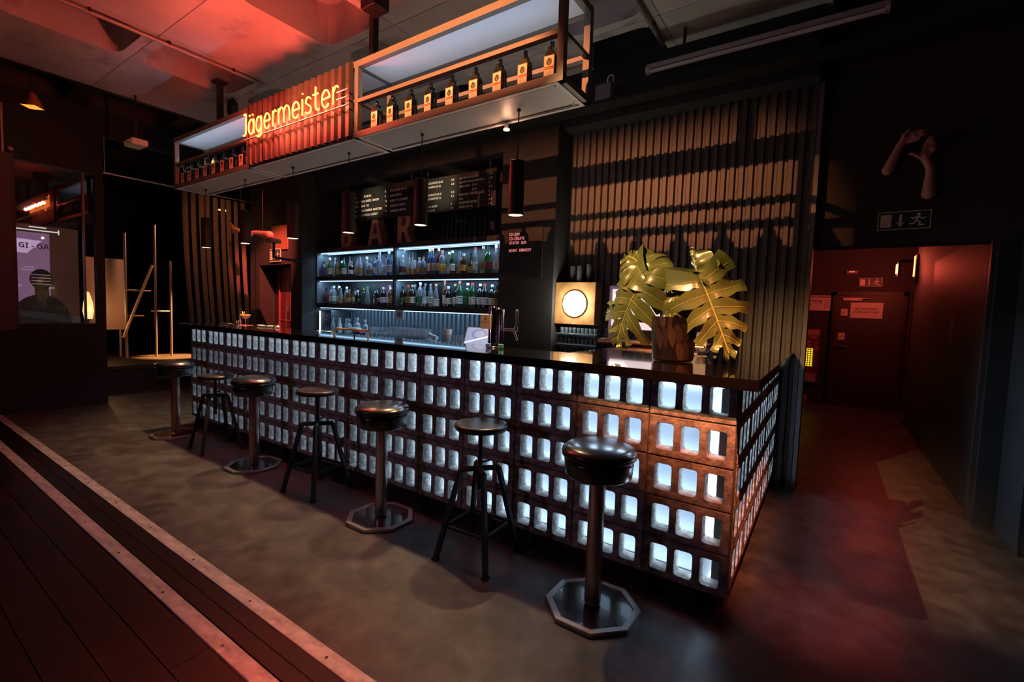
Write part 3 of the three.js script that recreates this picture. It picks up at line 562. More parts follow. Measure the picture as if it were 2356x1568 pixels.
{
  const L = [], col1 = [['WEISSWEIN (0.2)', '4.5'], ['ROTWEIN (0.2)', '4.5'], ['', ''], ['PROSECCO (0.1)', '3.5'], ['CREMANT (0.1)', '4.5'], ['', ''], ['CLUB MATE', '3'], ['BULMERS', '5.5']],
    col2 = [['BAUMHAUSBRÄU', '3.5'], ['SCHÖFFERHOFER (0.5)', '4.5'], ['BERLINER   (0.3)', '3'], ['                     (0.5)', '4.5'], ['RADLER | DIESEL (0.3)', '3'], ['SOL', '4'], ['BERLINER (0.33)', '3.5'], ['JEVER  (0.33)', '3.5']];
  col1.forEach(([a, b], i) => { L.push([a, 60, 62 + i * 45, 32], [b, 430, 62 + i * 45, 32]); });
  col2.forEach(([a, b], i) => { L.push([a, 545, 62 + i * 45, 32], [b, 935, 62 + i * 45, 32]); });
  board('right black menu board of wines and beers above the bottle shelves', -3.95, -2.815, 2.53, 2.94, L, 1024, 392);
  const K = []; [['GARITA', '9'], ['GIN BASIL SMASH', '9'], ['MAI TAI', '10'], ['CUCUMBER MARTINI', '10'], ['ESPRESSO DERBY', '10']].forEach(([a, b], i) => { K.push([a, 330 + (i ? 0 : 40), 95 + i * 50, 32], [b, 690, 80 + i * 50, 34]); });
  ['8', '8.5', '8.5', '9', '9'].forEach((b, i) => K.push([b, 235, 95 + i * 50, 34]));
  ['IED', 'R', 'AH'].forEach((b, i) => K.push([b, 90, 210 + i * 50, 32]));
  ['MOSCOW MULE', 'GIN TONIC', "DARK 'N STORMY", "HORSE'S NECK", 'LONDON BUCK'].forEach((b, i) => K.push([b, 765, 80 + i * 52, 32]));
  board('left black menu board of cocktails above the bottle shelves', -5.55, -4.02, 2.54, 2.97, K, 1152, 340);
}
// standing letters on the shelf unit
{
  const font = await new FontLoader().loadAsync('fonts/droid/droid_sans_bold.typeface.json');
  const mL = M(0.42, 0.22, 0.16, 0.55, 0.2), mE = M(0.6, 0.52, 0.42, 0.5);
  [['B', -5.6, 0.4], ['A', -5.02, 0.4], ['R', -4.42, 0.42]].forEach(([ch, x, h]) => {
    const g = new TextGeometry(ch, { font, size: h * 1.36, depth: 0.1, curveSegments: 6, bevelEnabled: true, bevelThickness: 0.003, bevelSize: 0.003, bevelSegments: 1 });
    g.computeBoundingBox(); const b = g.boundingBox, s = h / (b.max.y - b.min.y); g.translate(-b.min.x, -b.min.y, 0); g.scale(s * 0.86, s, 1);
    const t = thing('standing_letter', `rusty brown standing letter ${ch} on top of the bottle shelves`, 'letter', [x, 2.19, -2.08], 0, 'standing letters');
    mesh('letter', g, mL, t);
  });
}
// bottles: kinds share their geometries
{
  const K = {};
  const prof = {
    classic: [[0.036, 0], [0.038, 0.006], [0.038, 0.19], [0.03, 0.215], [0.014, 0.24], [0.0135, 0.29], [0.0001, 0.29]],
    tall: [[0.03, 0], [0.032, 0.006], [0.032, 0.2], [0.026, 0.222], [0.0145, 0.245], [0.014, 0.315], [0.0001, 0.315]],
    squat: [[0.045, 0], [0.048, 0.008], [0.048, 0.12], [0.04, 0.145], [0.016, 0.165], [0.0145, 0.195], [0.0001, 0.195]],
    round: [[0.03, 0], [0.05, 0.02], [0.058, 0.07], [0.05, 0.115], [0.025, 0.15], [0.0145, 0.17], [0.0135, 0.25], [0.0001, 0.25]],
    cone: [[0.047, 0], [0.05, 0.006], [0.048, 0.05], [0.036, 0.14], [0.018, 0.2], [0.014, 0.25], [0.0001, 0.25]],
    wide: [[0.04, 0], [0.043, 0.006], [0.043, 0.16], [0.04, 0.185], [0.02, 0.21], [0.0155, 0.22], [0.0155, 0.26], [0.0001, 0.26]],
    slim: [[0.022, 0], [0.024, 0.005], [0.024, 0.17], [0.014, 0.2], [0.011, 0.215], [0.011, 0.25], [0.0001, 0.25]],
  };
  const geo = {}; for (const k in prof) geo[k] = lathe([[0.0001, 0], ...prof[k]], 14);
  const labG = {}, capG = cyl(0.0165, 0.0165, 0.028, 0, 0, 0, 12), pourG = merge([cyl(0.015, 0.015, 0.012, 0, 0, 0, 10), bar([0, 0, 0], [0.008, 0.05, 0], 0.0045, 6)]);
  const glass = (r, g, b, k) => PM(r, g, b, 0.06, { transmission: k, thickness: 0.05, ior: 1.4, clearcoat: 0.5 });
  const gm = { clear: glass(0.93, 0.96, 1, 0.86), green: glass(0.12, 0.4, 0.14, 0.85), dark: PM(0.016, 0.018, 0.015, 0.08, { clearcoat: 1 }), amber: glass(0.5, 0.2, 0.05, 0.85), red: glass(0.45, 0.05, 0.05, 0.8), blue: glass(0.3, 0.45, 0.85, 0.9), violet: glass(0.5, 0.38, 0.75, 0.9), gold: glass(0.85, 0.66, 0.3, 0.9) };
  const lt = {}; const LC = { cream: '#d9cbb0', white: '#e4e2dc', brown: '#8d6a45', red: '#9c2a2a', yellow: '#d8b24a', green: '#2f6b3c', black: '#222', maroon: '#5b1e26', tan: '#b08a5c' };
  for (const k in LC) lt[k] = M(1, 1, 1, 0.7, 0, { map: paint(64, 64, (c) => { c.fillStyle = LC[k]; c.fillRect(0, 0, 64, 64); c.fillStyle = k === 'black' ? '#bbb' : '#2a221c'; for (const [y, h] of [[12, 7], [26, 3], [34, 3], [46, 4]]) for (let x = 0; x < 64; x += 32) c.fillRect(x + 6, y, 20, h); }) });
  const cm = { black: M(0.02, 0.02, 0.02, 0.4), white: M(0.8, 0.8, 0.8, 0.5), red: M(0.5, 0.04, 0.04, 0.4), gold: M(0.7, 0.5, 0.2, 0.35, 0.7), wood: M(0.4, 0.25, 0.13, 0.6), steel: M(0.7, 0.7, 0.72, 0.25, 0.9), green: M(0.05, 0.3, 0.1, 0.4) };
  function bottle(x, y, z, kind, g, lab, cap, h, label, group, rmax = 0.0415) {
    const P = prof[kind], H = P[P.length - 1][1], s = h / H;
    const t = thing('bottle', label, 'bottle', [x, y, z], rr(-0.5, 0.5), group);
    const w = Math.min(1, rmax / Math.max(...P.map(q => q[0]))), b = mesh('glass', geo[kind], gm[g], t); b.scale.set(w, s, w);
    if (lab) {
      const key = kind; if (!labG[key]) { const r = Math.max(P[1][0], P[2][0]) + 0.0012; labG[key] = cyl(r, r, H * 0.3, 0, H * (kind === 'round' || kind === 'cone' ? 0.2 : 0.3), 0, 14, true); }
      const m = mesh('label', labG[key], lt[lab], t); m.scale.copy(b.scale);
    }
    const c = mesh(cap === 'pour' ? 'pourer' : 'cap', cap === 'pour' ? pourG : capG, cap === 'pour' ? cm.steel : cm[cap], t); c.position.y = h - 0.006;
  }
  const GN = { clear: 'clear glass', green: 'green glass', dark: 'dark glass', amber: 'amber glass', red: 'red glass', blue: 'bluish glass', violet: 'violet glass', gold: 'golden glass' };
  function row(list, y, place) {
    const back = list.slice(0, -1).map((q, i) => { const p = list[(i * 5 + 3) % list.length]; return [(q[0] + list[i + 1][0]) / 2, p[1], p[2], p[3], p[4], Math.min(0.3, p[5] * (0.95 + (i % 3) * 0.06))]; }).filter((q, i, a) => i % 3 !== 1 && (i === 0 || q[0] - a[i - 1][0] > 0.1));
    back.forEach(([x, kind, g, lab, cap, h], i) => bottle(x, y, -2.13, kind, g, lab, cap, h, `${GN[g]} bottle${lab ? ` with ${lab} label` : ''}, ${ORD[i]} in rear row of ${place}`, 'rear bottles on ' + place, 0.033));
    list.forEach(([x, kind, g, lab, cap, h], i) => bottle(x, y, -1.95 - (i % 2) * 0.03, kind, g, lab, cap, h, `${GN[g]} bottle${lab ? ` with ${lab} label` : ''}, ${ORD[i]} from left on ${place}`, 'bottles on ' + place));
  }
  row([[-5.97, 'wide', 'violet', null, 'black', .22], [-5.9, 'slim', 'gold', 'yellow', 'red', .25], [-5.82, 'tall', 'green', 'cream', 'white', .27], [-5.735, 'classic', 'clear', 'cream', 'steel', .27], [-5.655, 'slim', 'amber', 'tan', 'black', .24], [-5.575, 'classic', 'dark', 'tan', 'white', .22], [-5.49, 'classic', 'green', 'cream', 'black', .26], [-5.395, 'slim', 'clear', 'white', 'pour', .24], [-5.315, 'wide', 'dark', 'white', 'gold', .2], [-5.23, 'classic', 'clear', 'tan', 'steel', .23], [-5.125, 'tall', 'clear', 'brown', 'steel', .26], [-5.02, 'tall', 'clear', null, 'white', .26], [-4.92, 'squat', 'clear', 'brown', 'steel', .2], [-4.815, 'wide', 'blue', 'white', 'black', .25], [-4.72, 'tall', 'clear', null, 'steel', .3], [-4.63, 'round', 'clear', null, 'black', .26], [-4.535, 'tall', 'blue', 'white', 'white', .31]], 1.785, 'the upper shelf left half');
  row([[-4.28, 'wide', 'clear', 'maroon', 'white', .25], [-4.19, 'cone', 'clear', 'tan', 'pour', .24], [-4.1, 'cone', 'clear', 'tan', 'pour', .24], [-4.01, 'squat', 'clear', 'tan', 'wood', .215], [-3.91, 'squat', 'clear', 'brown', 'wood', .215], [-3.825, 'tall', 'blue', 'cream', 'gold', .31], [-3.75, 'tall', 'blue', 'tan', 'gold', .31], [-3.675, 'tall', 'red', 'tan', 'gold', .31], [-3.59, 'wide', 'clear', 'yellow', 'wood', .28], [-3.505, 'cone', 'clear', 'white', 'white', .26], [-3.43, 'tall', 'green', 'white', 'white', .27], [-3.343, 'cone', 'clear', 'tan', 'steel', .26], [-3.255, 'classic', 'amber', 'yellow', 'white', .23], [-3.17, 'round', 'dark', 'tan', 'black', .24], [-3.085, 'tall', 'clear', 'cream', 'red', .29], [-2.99, 'round', 'gold', null, 'steel', .3], [-2.895, 'wide', 'green', 'red', 'black', .29], [-2.81, 'tall', 'clear', 'white', 'white', .31], [-2.735, 'slim', 'clear', 'cream', 'red', .3]], 1.785, 'the upper shelf right half');
  row([[-5.9, 'round', 'red', 'maroon', 'black', .22], [-5.81, 'wide', 'clear', 'cream', 'steel', .24], [-5.715, 'classic', 'clear', 'white', 'white', .25], [-5.63, 'slim', 'amber', 'cream', 'white', .25], [-5.55, 'cone', 'clear', 'tan', 'steel', .22], [-5.455, 'classic', 'clear', 'tan', 'white', .24], [-5.36, 'squat', 'amber', 'tan', 'gold', .2], [-5.265, 'classic', 'gold', 'cream', 'black', .22], [-5.17, 'squat', 'dark', 'black', 'white', .19], [-5.075, 'classic', 'green', null, 'gold', .22], [-4.96, 'cone', 'clear', null, 'green', .24], [-4.79, 'squat', 'dark', 'black', 'black', .23], [-4.64, 'squat', 'dark', 'white', 'white', .23], [-4.53, 'classic', 'amber', 'tan', 'white', .23]], 1.395, 'the lower shelf left half');
  row([[-4.265, 'classic', 'dark', 'green', 'black', .24], [-4.19, 'classic', 'amber', 'tan', 'red', .26], [-4.09, 'wide', 'dark', 'cream', 'gold', .26], [-3.98, 'wide', 'clear', 'green', 'white', .29], [-3.88, 'slim', 'clear', 'white', 'steel', .24], [-3.8, 'tall', 'clear', 'cream', 'steel', .27], [-3.68, 'cone', 'clear', 'white', 'wood', .27], [-3.56, 'tall', 'amber', 'cream', 'red', .31], [-3.48, 'classic', 'dark', 'white', 'white', .24], [-3.4, 'tall', 'dark', 'cream', 'gold', .27], [-3.3, 'wide', 'green', 'white', 'red', .3], [-3.205, 'wide', 'green', 'green', 'white', .28], [-3.11, 'squat', 'green', 'cream', 'red', .28], [-3.02, 'wide', 'dark', 'white', 'white', .27], [-2.93, 'classic', 'dark', 'white', 'red', .27], [-2.85, 'wide', 'dark', 'cream', 'white', .26], [-2.765, 'classic', 'amber', 'tan', 'black', .25]], 1.395, 'the lower shelf right half');
  [-5.05, -4.96, -4.87, -4.78, -4.69].forEach((x, i) => bottle(x, 0.94, -1.7 + (i % 2) * 0.05, 'wide', 'clear', null, 'white', 0.25 + (i === 2 || i === 3 ? 0.02 : 0), `clear syrup bottle with white cap, ${ORD[i]} from left on the back counter`, 'white capped bottles on the back counter'));
  [-5.66, -5.58, -5.5, -5.42].forEach((x, i) => bottle(x, 0.94, -1.9 - (i % 2) * 0.05, i % 2 ? 'slim' : 'tall', 'clear', null, 'steel', 0.24, `small clear bottle behind the amber dish, ${ORD[i]} from left`, 'small bottles at the back counter end'));
}

// ---------------------------------------------------------------- glassware and tools behind the bar
{
  const tg = lathe([[0.0001, 0], [0.03, 0], [0.036, 0.095], [0.034, 0.095], [0.028, 0.006], [0.0001, 0.006]], 14);
  let n = 0;
  for (let l = 0; l < 2; l++) for (let k = 0; k < 8; k++) for (let d = 0; d < 2; d++) {
    const o = tag(mesh('tumbler', tg, mGlassClear), `clear tumbler, ${ORD[k]} from left in the ${l ? 'top' : 'bottom'} layer, ${d ? 'rear' : 'front'} row of stacked glasses`, 'glass', 'stacked tumblers on the back counter');
    o.position.set(-4.06 + k * 0.076, 0.94 + l * 0.098, -1.6 - d * 0.08);
  }
  const p = tag(mesh('glass_screen', box(0.68, 0.26, 0.006), mGlassPane), 'upright clear glass pane in front of the stacked tumblers', 'glass pane'); p.position.set(-3.79, 1.072, -1.535);
  const wg = lathe([[0.0001, 0], [0.035, 0], [0.034, 0.003], [0.004, 0.008], [0.004, 0.075], [0.028, 0.1], [0.036, 0.135], [0.031, 0.175], [0.0295, 0.175], [0.034, 0.135], [0.026, 0.102], [0.0001, 0.082]], 14);
  [-4.52, -4.44, -4.36, -4.28, -4.2].forEach((x, i) => { const o = tag(mesh('wine_glass', wg, mGlassClear), `clear stemmed glass on the back counter, ${ORD[i]} from left`, 'glass', 'stemmed glasses in a row'); o.position.set(x, 0.94, -1.68); });
  // work shelf on the service side
  const ws = thing('work_shelf', 'steel work shelf on the service side of the bar', 'work shelf');
  mesh('board', span(-5.4, -1.1, 0.975, 1.0, -0.95, -0.39), M(0.4, 0.4, 0.42, 0.3, 0.8), ws);
  mesh('leg', [span(-5.38, -5.34, 0, 0.975, -0.93, -0.89)], mIron, ws); mesh('leg', [span(-1.16, -1.12, 0, 0.975, -0.93, -0.89)], mIron, ws);
  // till tablet
  const tb = thing('till_tablet', 'tilted till tablet with bright screen beside the beer tap', 'tablet', [-2.1, 1.0, -0.8], 0.25);
  const scr = paint(128, 128, (c) => { c.fillStyle = '#8fa3c8'; c.fillRect(0, 0, 128, 128); c.strokeStyle = '#6d80ac'; c.lineWidth = 14; c.beginPath(); c.arc(70, 50, 34, 0, 7); c.stroke(); c.strokeStyle = '#f2f6ff'; c.lineWidth = 12; c.beginPath(); c.moveTo(0, 118); c.lineTo(128, 60); c.stroke(); });
  const body = box(0.24, 0.17, 0.014); body.rotateX(-0.45); body.translate(0, 0.155, 0);
  mesh('case', body, mBlack, tb);
  const sg = new THREE.PlaneGeometry(0.222, 0.152); sg.translate(0, 0, 0.0078); sg.rotateX(-0.45); sg.translate(0, 0.155, 0);
  const sm = new THREE.MeshStandardMaterial({ roughness: 0.3, emissiveMap: scr, emissive: 0xffffff, emissiveIntensity: 1.0, color: 0x080808 });
  mesh('screen', sg, sm, tb);
  mesh('stand', [box(0.1, 0.01, 0.12, 0, 0.005, -0.02), bar([0, 0, -0.03], [0, 0.14, -0.01], 0.01)], mIron, tb);
  // paper cup, tumblers, roll, box
  const cup = tag(mesh('paper_cup', lathe([[0.0001, 0], [0.03, 0], [0.04, 0.12], [0.038, 0.12], [0.028, 0.004], [0.0001, 0.004]], 18), mWhite), 'white paper cup on the back counter left of the tablet', 'cup'); cup.position.set(-3.2, 0.94, -1.64); cup.scale.set(1.25, 1.75, 1.25);
  [-3.12, -3.06, -3.0].forEach((x, i) => { const o = tag(mesh('tumbler', tg, mGlassClear), `single clear tumbler beside the paper cup, ${ORD[i]} from left`, 'glass', 'tumblers beside the paper cup'); o.position.set(x, 0.94, -1.58 - i * 0.03); o.scale.set(0.78, 1.6, 0.78); });
  const roll = tag(mesh('paper_roll', (() => { const g = cyl(0.025, 0.025, 0.13, 0, 0, 0, 18); g.rotateZ(Math.PI / 2 - 0.25); return g; })(), mPaper), 'white paper roll on the back counter near the paper cup', 'paper roll'); roll.position.set(-3.4, 1.055, -1.62);
  const nk = thing('napkin_box', 'small box of white napkins under the paper roll', 'napkin box', [-3.4, 0.94, -1.62]);
  mesh('box', rbox(0.2, 0.05, 0.14, 0.006, 0, 0.025, 0), M(0.35, 0.4, 0.45, 0.4), nk); mesh('napkins', box(0.18, 0.012, 0.12, 0, 0.056, 0), mWhite, nk);
  const sc = thing('card_reader', 'dark card reader on the back counter behind the tablet', 'card reader', [-2.95, 0.94, -1.75], -0.3);
  mesh('body', rbox(0.13, 0.03, 0.09, 0.01, 0, 0.17, 0), M(0.08, 0.1, 0.11, 0.4), sc); mesh('stand', bar([0, 0, 0], [0, 0.16, 0], 0.01), mIron, sc);
  // pink cloth box
  const pb = thing('cleaning_cloth', 'folded white and pink cloth beside the stemmed glasses', 'cloth', [-4.68, 0.94, -1.56]);
  mesh('white_fold', rbox(0.13, 0.03, 0.1, 0.012, -0.02, 0.14, 0), mWhite, pb); mesh('pink_fold', rbox(0.12, 0.03, 0.1, 0.012, 0.06, 0.1, 0), M(0.6, 0.08, 0.22, 0.8), pb); mesh('holder', span(-0.09, 0.11, 0, 0.085, -0.05, 0.05), mBlack, pb);
  // amber dish on the worktop end
  const ad = thing('amber_dish', 'round amber glass dish near the left end of the back counter', 'dish', [-5.46, 0.94, -1.62]);
  mesh('bowl', lathe([[0.0001, 0], [0.1, 0.004], [0.12, 0.04], [0.115, 0.07], [0.108, 0.07], [0.11, 0.04], [0.09, 0.012], [0.0001, 0.01]], 28), PM(0.8, 0.45, 0.12, 0.08, { transmission: 0.7, thickness: 0.03, ior: 1.45 }), ad);
  mesh('rim', (() => { const g = new THREE.TorusGeometry(0.112, 0.006, 6, 32); g.rotateX(Math.PI / 2); g.translate(0, 0.07, 0); return g; })(), mBrass, ad);
  // fridge front with light bar at the niche's left end
  const fr = thing('drinks_cooler', 'small drinks cooler with a bright light bar at the niche end', 'cooler', [-5.86, 0.94, -2.0]);
  mesh('cabinet', span(-0.15, 0.15, 0, 0.36, -0.18, 0.1), mBlack, fr);
  const fp = paint(96, 128, (c) => { c.fillStyle = '#4a5570'; c.fillRect(0, 0, 96, 128); c.strokeStyle = '#c5d2ea'; c.lineWidth = 5; c.strokeRect(28, 24, 26, 26); c.strokeRect(60, 16, 22, 16); c.fillStyle = '#aebedb'; for (let i = 0; i < 5; i++) c.fillRect(20 + i * 14, 92, 9, 24); });
  const fg = new THREE.PlaneGeometry(0.2, 0.3); fg.translate(0.04, 0.18, 0.101);
  mesh('front_print', fg, M(1, 1, 1, 0.4, 0, { map: fp }), fr);
  mesh('light_bar', span(-0.12, -0.1, 0.02, 0.34, 0.1, 0.112), glow(ledBlue.r, ledBlue.g, ledBlue.b, 4), fr);
  area([-0.11, 0.18, 0.115], [-0.11, 0.18, 1], 0.02, 0.32, ledBlue, 4, fr);
  // little card hanging from the lower board
  const cd = thing('hanging_card', 'small white card sign hanging under the lower bottle shelf', 'sign', [-4.19, 1.335, -1.83]);
  const ct = paint(96, 80, (c) => { c.fillStyle = '#d5dbe2'; c.fillRect(0, 0, 96, 80); c.fillStyle = '#20242c'; c.fillRect(18, 12, 60, 52); c.fillStyle = '#9fb0c4'; c.fillRect(24, 18, 20, 16); c.fillRect(50, 18, 22, 16); c.fillRect(24, 42, 20, 16); c.fillRect(50, 42, 22, 16); });
  const cg = new THREE.PlaneGeometry(0.15, 0.11); cg.translate(0, -0.055, 0.003); mesh('card', box(0.15, 0.11, 0.004, 0, -0.055, 0), mPaper, cd); mesh('print', cg, M(1, 1, 1, 0.6, 0, { map: ct }), cd);
}
// beer tap
{
  const t = thing('beer_tap', 'polished beer tap column with badge on the bar', 'beer tap', [-1.585, 1.124, -0.31]);
  mesh('column', lathe([[0.048, 0], [0.046, 0.008], [0.036, 0.012], [0.036, 0.27], [0.03, 0.278], [0.0001, 0.28]], 24), M(0.5, 0.42, 0.42, 0.1, 1), t);
  mesh('side_column', lathe([[0.022, 0], [0.02, 0.26], [0.0001, 0.264]], 18, 0.055, 0, -0.01), M(0.25, 0.23, 0.24, 0.15, 1), t);
  const bt = paint(128, 160, (c) => { c.fillStyle = '#9a8a72'; c.fillRect(0, 0, 128, 160); c.fillStyle = '#3a2718'; c.beginPath(); c.moveTo(64, 22); c.lineTo(80, 66); c.lineTo(48, 66); c.fill(); c.beginPath(); c.arc(64, 32, 9, 0, 7); c.fill(); c.font = 'bold 27px serif'; c.textAlign = 'center'; c.fillText('Berliner', 64, 96); c.font = 'italic 15px serif'; c.fillStyle = '#6a4a2c'; c.fillText('Pilsner', 64, 124); });
  const bd = mesh('badge', rbox(0.088, 0.098, 0.008, 0.004, -0.028, 0.175, 0.05), M(0.4, 0.3, 0.18, 0.5), t);
  const bg = new THREE.PlaneGeometry(0.084, 0.094); bg.translate(-0.028, 0.175, 0.0545); mesh('badge_print', bg, M(1, 1, 1, 0.5, 0, { map: bt }), bd);
  mesh('badge_bracket', bar([-0.02, 0.175, 0.03], [-0.02, 0.175, 0.048], 0.01), mChrome, t);
  mesh('tap_arm', [bar([0.05, 0.128, 0], [0.195, 0.128, 0], 0.01), cyl(0.013, 0.013, 0.03, 0.185, 0.138, 0, 14), cyl(0.012, 0.012, 0.03, 0.075, 0.14, 0, 14)], mChrome, t);
  mesh('spout', bar([0.168, 0.125, 0], [0.2, 0.062, 0.005], 0.0075), mChrome, t);
  mesh('tap_handle', lathe([[0.009, 0.15], [0.011, 0.2], [0.013, 0.25], [0.009, 0.262], [0.0001, 0.263]], 12, 0.19, 0, 0), mBlack, t);
  mesh('tap_lever', bar([0.068, 0.13, 0], [0.075, 0.26, 0.0], 0.0055), mChrome, t);
  [['blue', 0.01, [0.1, 0.2, 0.65]], ['green', 0.115, [0.08, 0.4, 0.2]]].forEach(([n, x, c]) => { const o = thing('keg_clip', `small ${n} plastic clip at the foot of the beer tap`, 'clip', [-1.585 + x, 1.124, -0.245]); mesh('clip', rbox(0.032, 0.022, 0.02, 0.003, 0, 0.02, 0), PM(...c, 0.3), o); mesh('wire', [bar([-0.014, 0, 0.004], [0.016, 0.012, 0.004], 0.003), bar([0.014, 0, 0.004], [-0.012, 0.01, 0.004], 0.003)], mChrome, o); });
}
// brass service rail and the small things on the bar top
{
  const t = thing('service_rail', 'curved brass rail standing on the bar top', 'brass rail');
  mesh('rail', tube([[-3.3, 1.124, -0.27], [-3.3, 1.14, -0.27], [-3.285, 1.16, -0.27], [-3.25, 1.171, -0.27], [-3.1, 1.172, -0.27], [-2.84, 1.172, -0.27]], 0.0085, 40, 10, false, 0.3), mBrass, t);
  mesh('foot', bar([-3.02, 1.124, -0.27], [-3.02, 1.17, -0.27], 0.006), mIron, t); mesh('foot', bar([-2.84, 1.124, -0.27], [-2.84, 1.172, -0.27], 0.007), mBrass, t);
  const c = thing('cocktail', 'orange cocktail in a coupe glass on the bar end', 'cocktail', [-4.91, 1.128, -0.3]);
  mesh('coupe_glass', lathe([[0.0001, 0], [0.034, 0], [0.033, 0.003], [0.004, 0.008], [0.0045, 0.058], [0.03, 0.075], [0.052, 0.1], [0.056, 0.115], [0.0545, 0.115], [0.05, 0.101], [0.028, 0.078], [0.0001, 0.066]], 20), mGlassClear, c);
  mesh('drink', lathe([[0.0001, 0.067], [0.0275, 0.0785], [0.049, 0.101], [0.051, 0.108], [0.0001, 0.108]], 20), PM(0.8, 0.22, 0.02, 0.15, { clearcoat: 0.5 }), c);
  mesh('garnish', [bar([-0.004, 0.106, 0.02], [-0.026, 0.145, 0.02], 0.005), bar([-0.004, 0.106, 0.02], [0.024, 0.142, 0.02], 0.005)], M(0.85, 0.62, 0.12, 0.5), c);
  tag(mesh('coaster', cyl(0.075, 0.075, 0.003, -4.91, 1.1257, -0.3, 28), M(0.6, 0.1, 0.04, 0.7)), 'red round coaster under the orange cocktail', 'coaster');
  [[-4.66, -0.33], [-4.585, -0.31], [-4.45, -0.32]].forEach(([x, z], i) => { const d = thing('tealight_dish', `small white dish on the bar top, ${ORD[i]} right of the cocktail`, 'dish', [x, 1.124, z], 0, 'white dishes beside the cocktail'); mesh('dish', lathe([[0.0001, 0], [0.022, 0], [0.034, 0.014], [0.033, 0.016], [0.021, 0.004], [0.0001, 0.004]], 18), mWhite, d); });
  const sp = thing('bar_spoon', 'small silver shaker stick with ball beside the white dishes', 'bar tool', [-4.3, 1.124, -0.32]);
  mesh('shaft', bar([0, 0.006, 0], [0.008, 0.065, 0], 0.006), mChrome, sp); mesh('ball', sph(0.014, 0, 0.014, 0), mWhite, sp); mesh('tag', box(0.03, 0.02, 0.004, -0.02, 0.011, 0.012), M(0.7, 0.35, 0.15, 0.5), sp);
  const j = thing('strainer', 'silver cocktail strainer lying at the bar end', 'bar tool', [-5.12, 1.124, -0.28], 0.4);
  mesh('plate', cyl(0.035, 0.035, 0.003, 0, 0.006, 0, 20), mChrome, j); mesh('handle', bar([-0.03, 0.006, 0], [-0.14, 0.012, 0.02], 0.005), mChrome, j);
  const mu = thing('muddler', 'short leaning silver muddler at the bar end', 'bar tool', [-5.09, 1.124, -0.34]);
  mesh('stick', bar([0, 0.005, 0], [-0.03, 0.08, 0], 0.005), mChrome, mu); mesh('knob', sph(0.011, -0.031, 0.083, 0, 12, 8), mChrome, mu);
  [[-5.06, 0.04], [-5.02, 0.05], [-4.975, 0.036]].forEach(([x, h], i) => { const o = tag(mesh('jigger', lathe([[0.0001, 0], [0.012, 0], [0.006, h * 0.5], [0.012, h], [0.01, h], [0.0001, h * 0.55]], 12), mChrome), `small silver jigger on the bar end, ${ORD[i]} from left`, 'jigger', 'jiggers at the bar end'); o.position.set(x, 1.124, -0.28); });
}
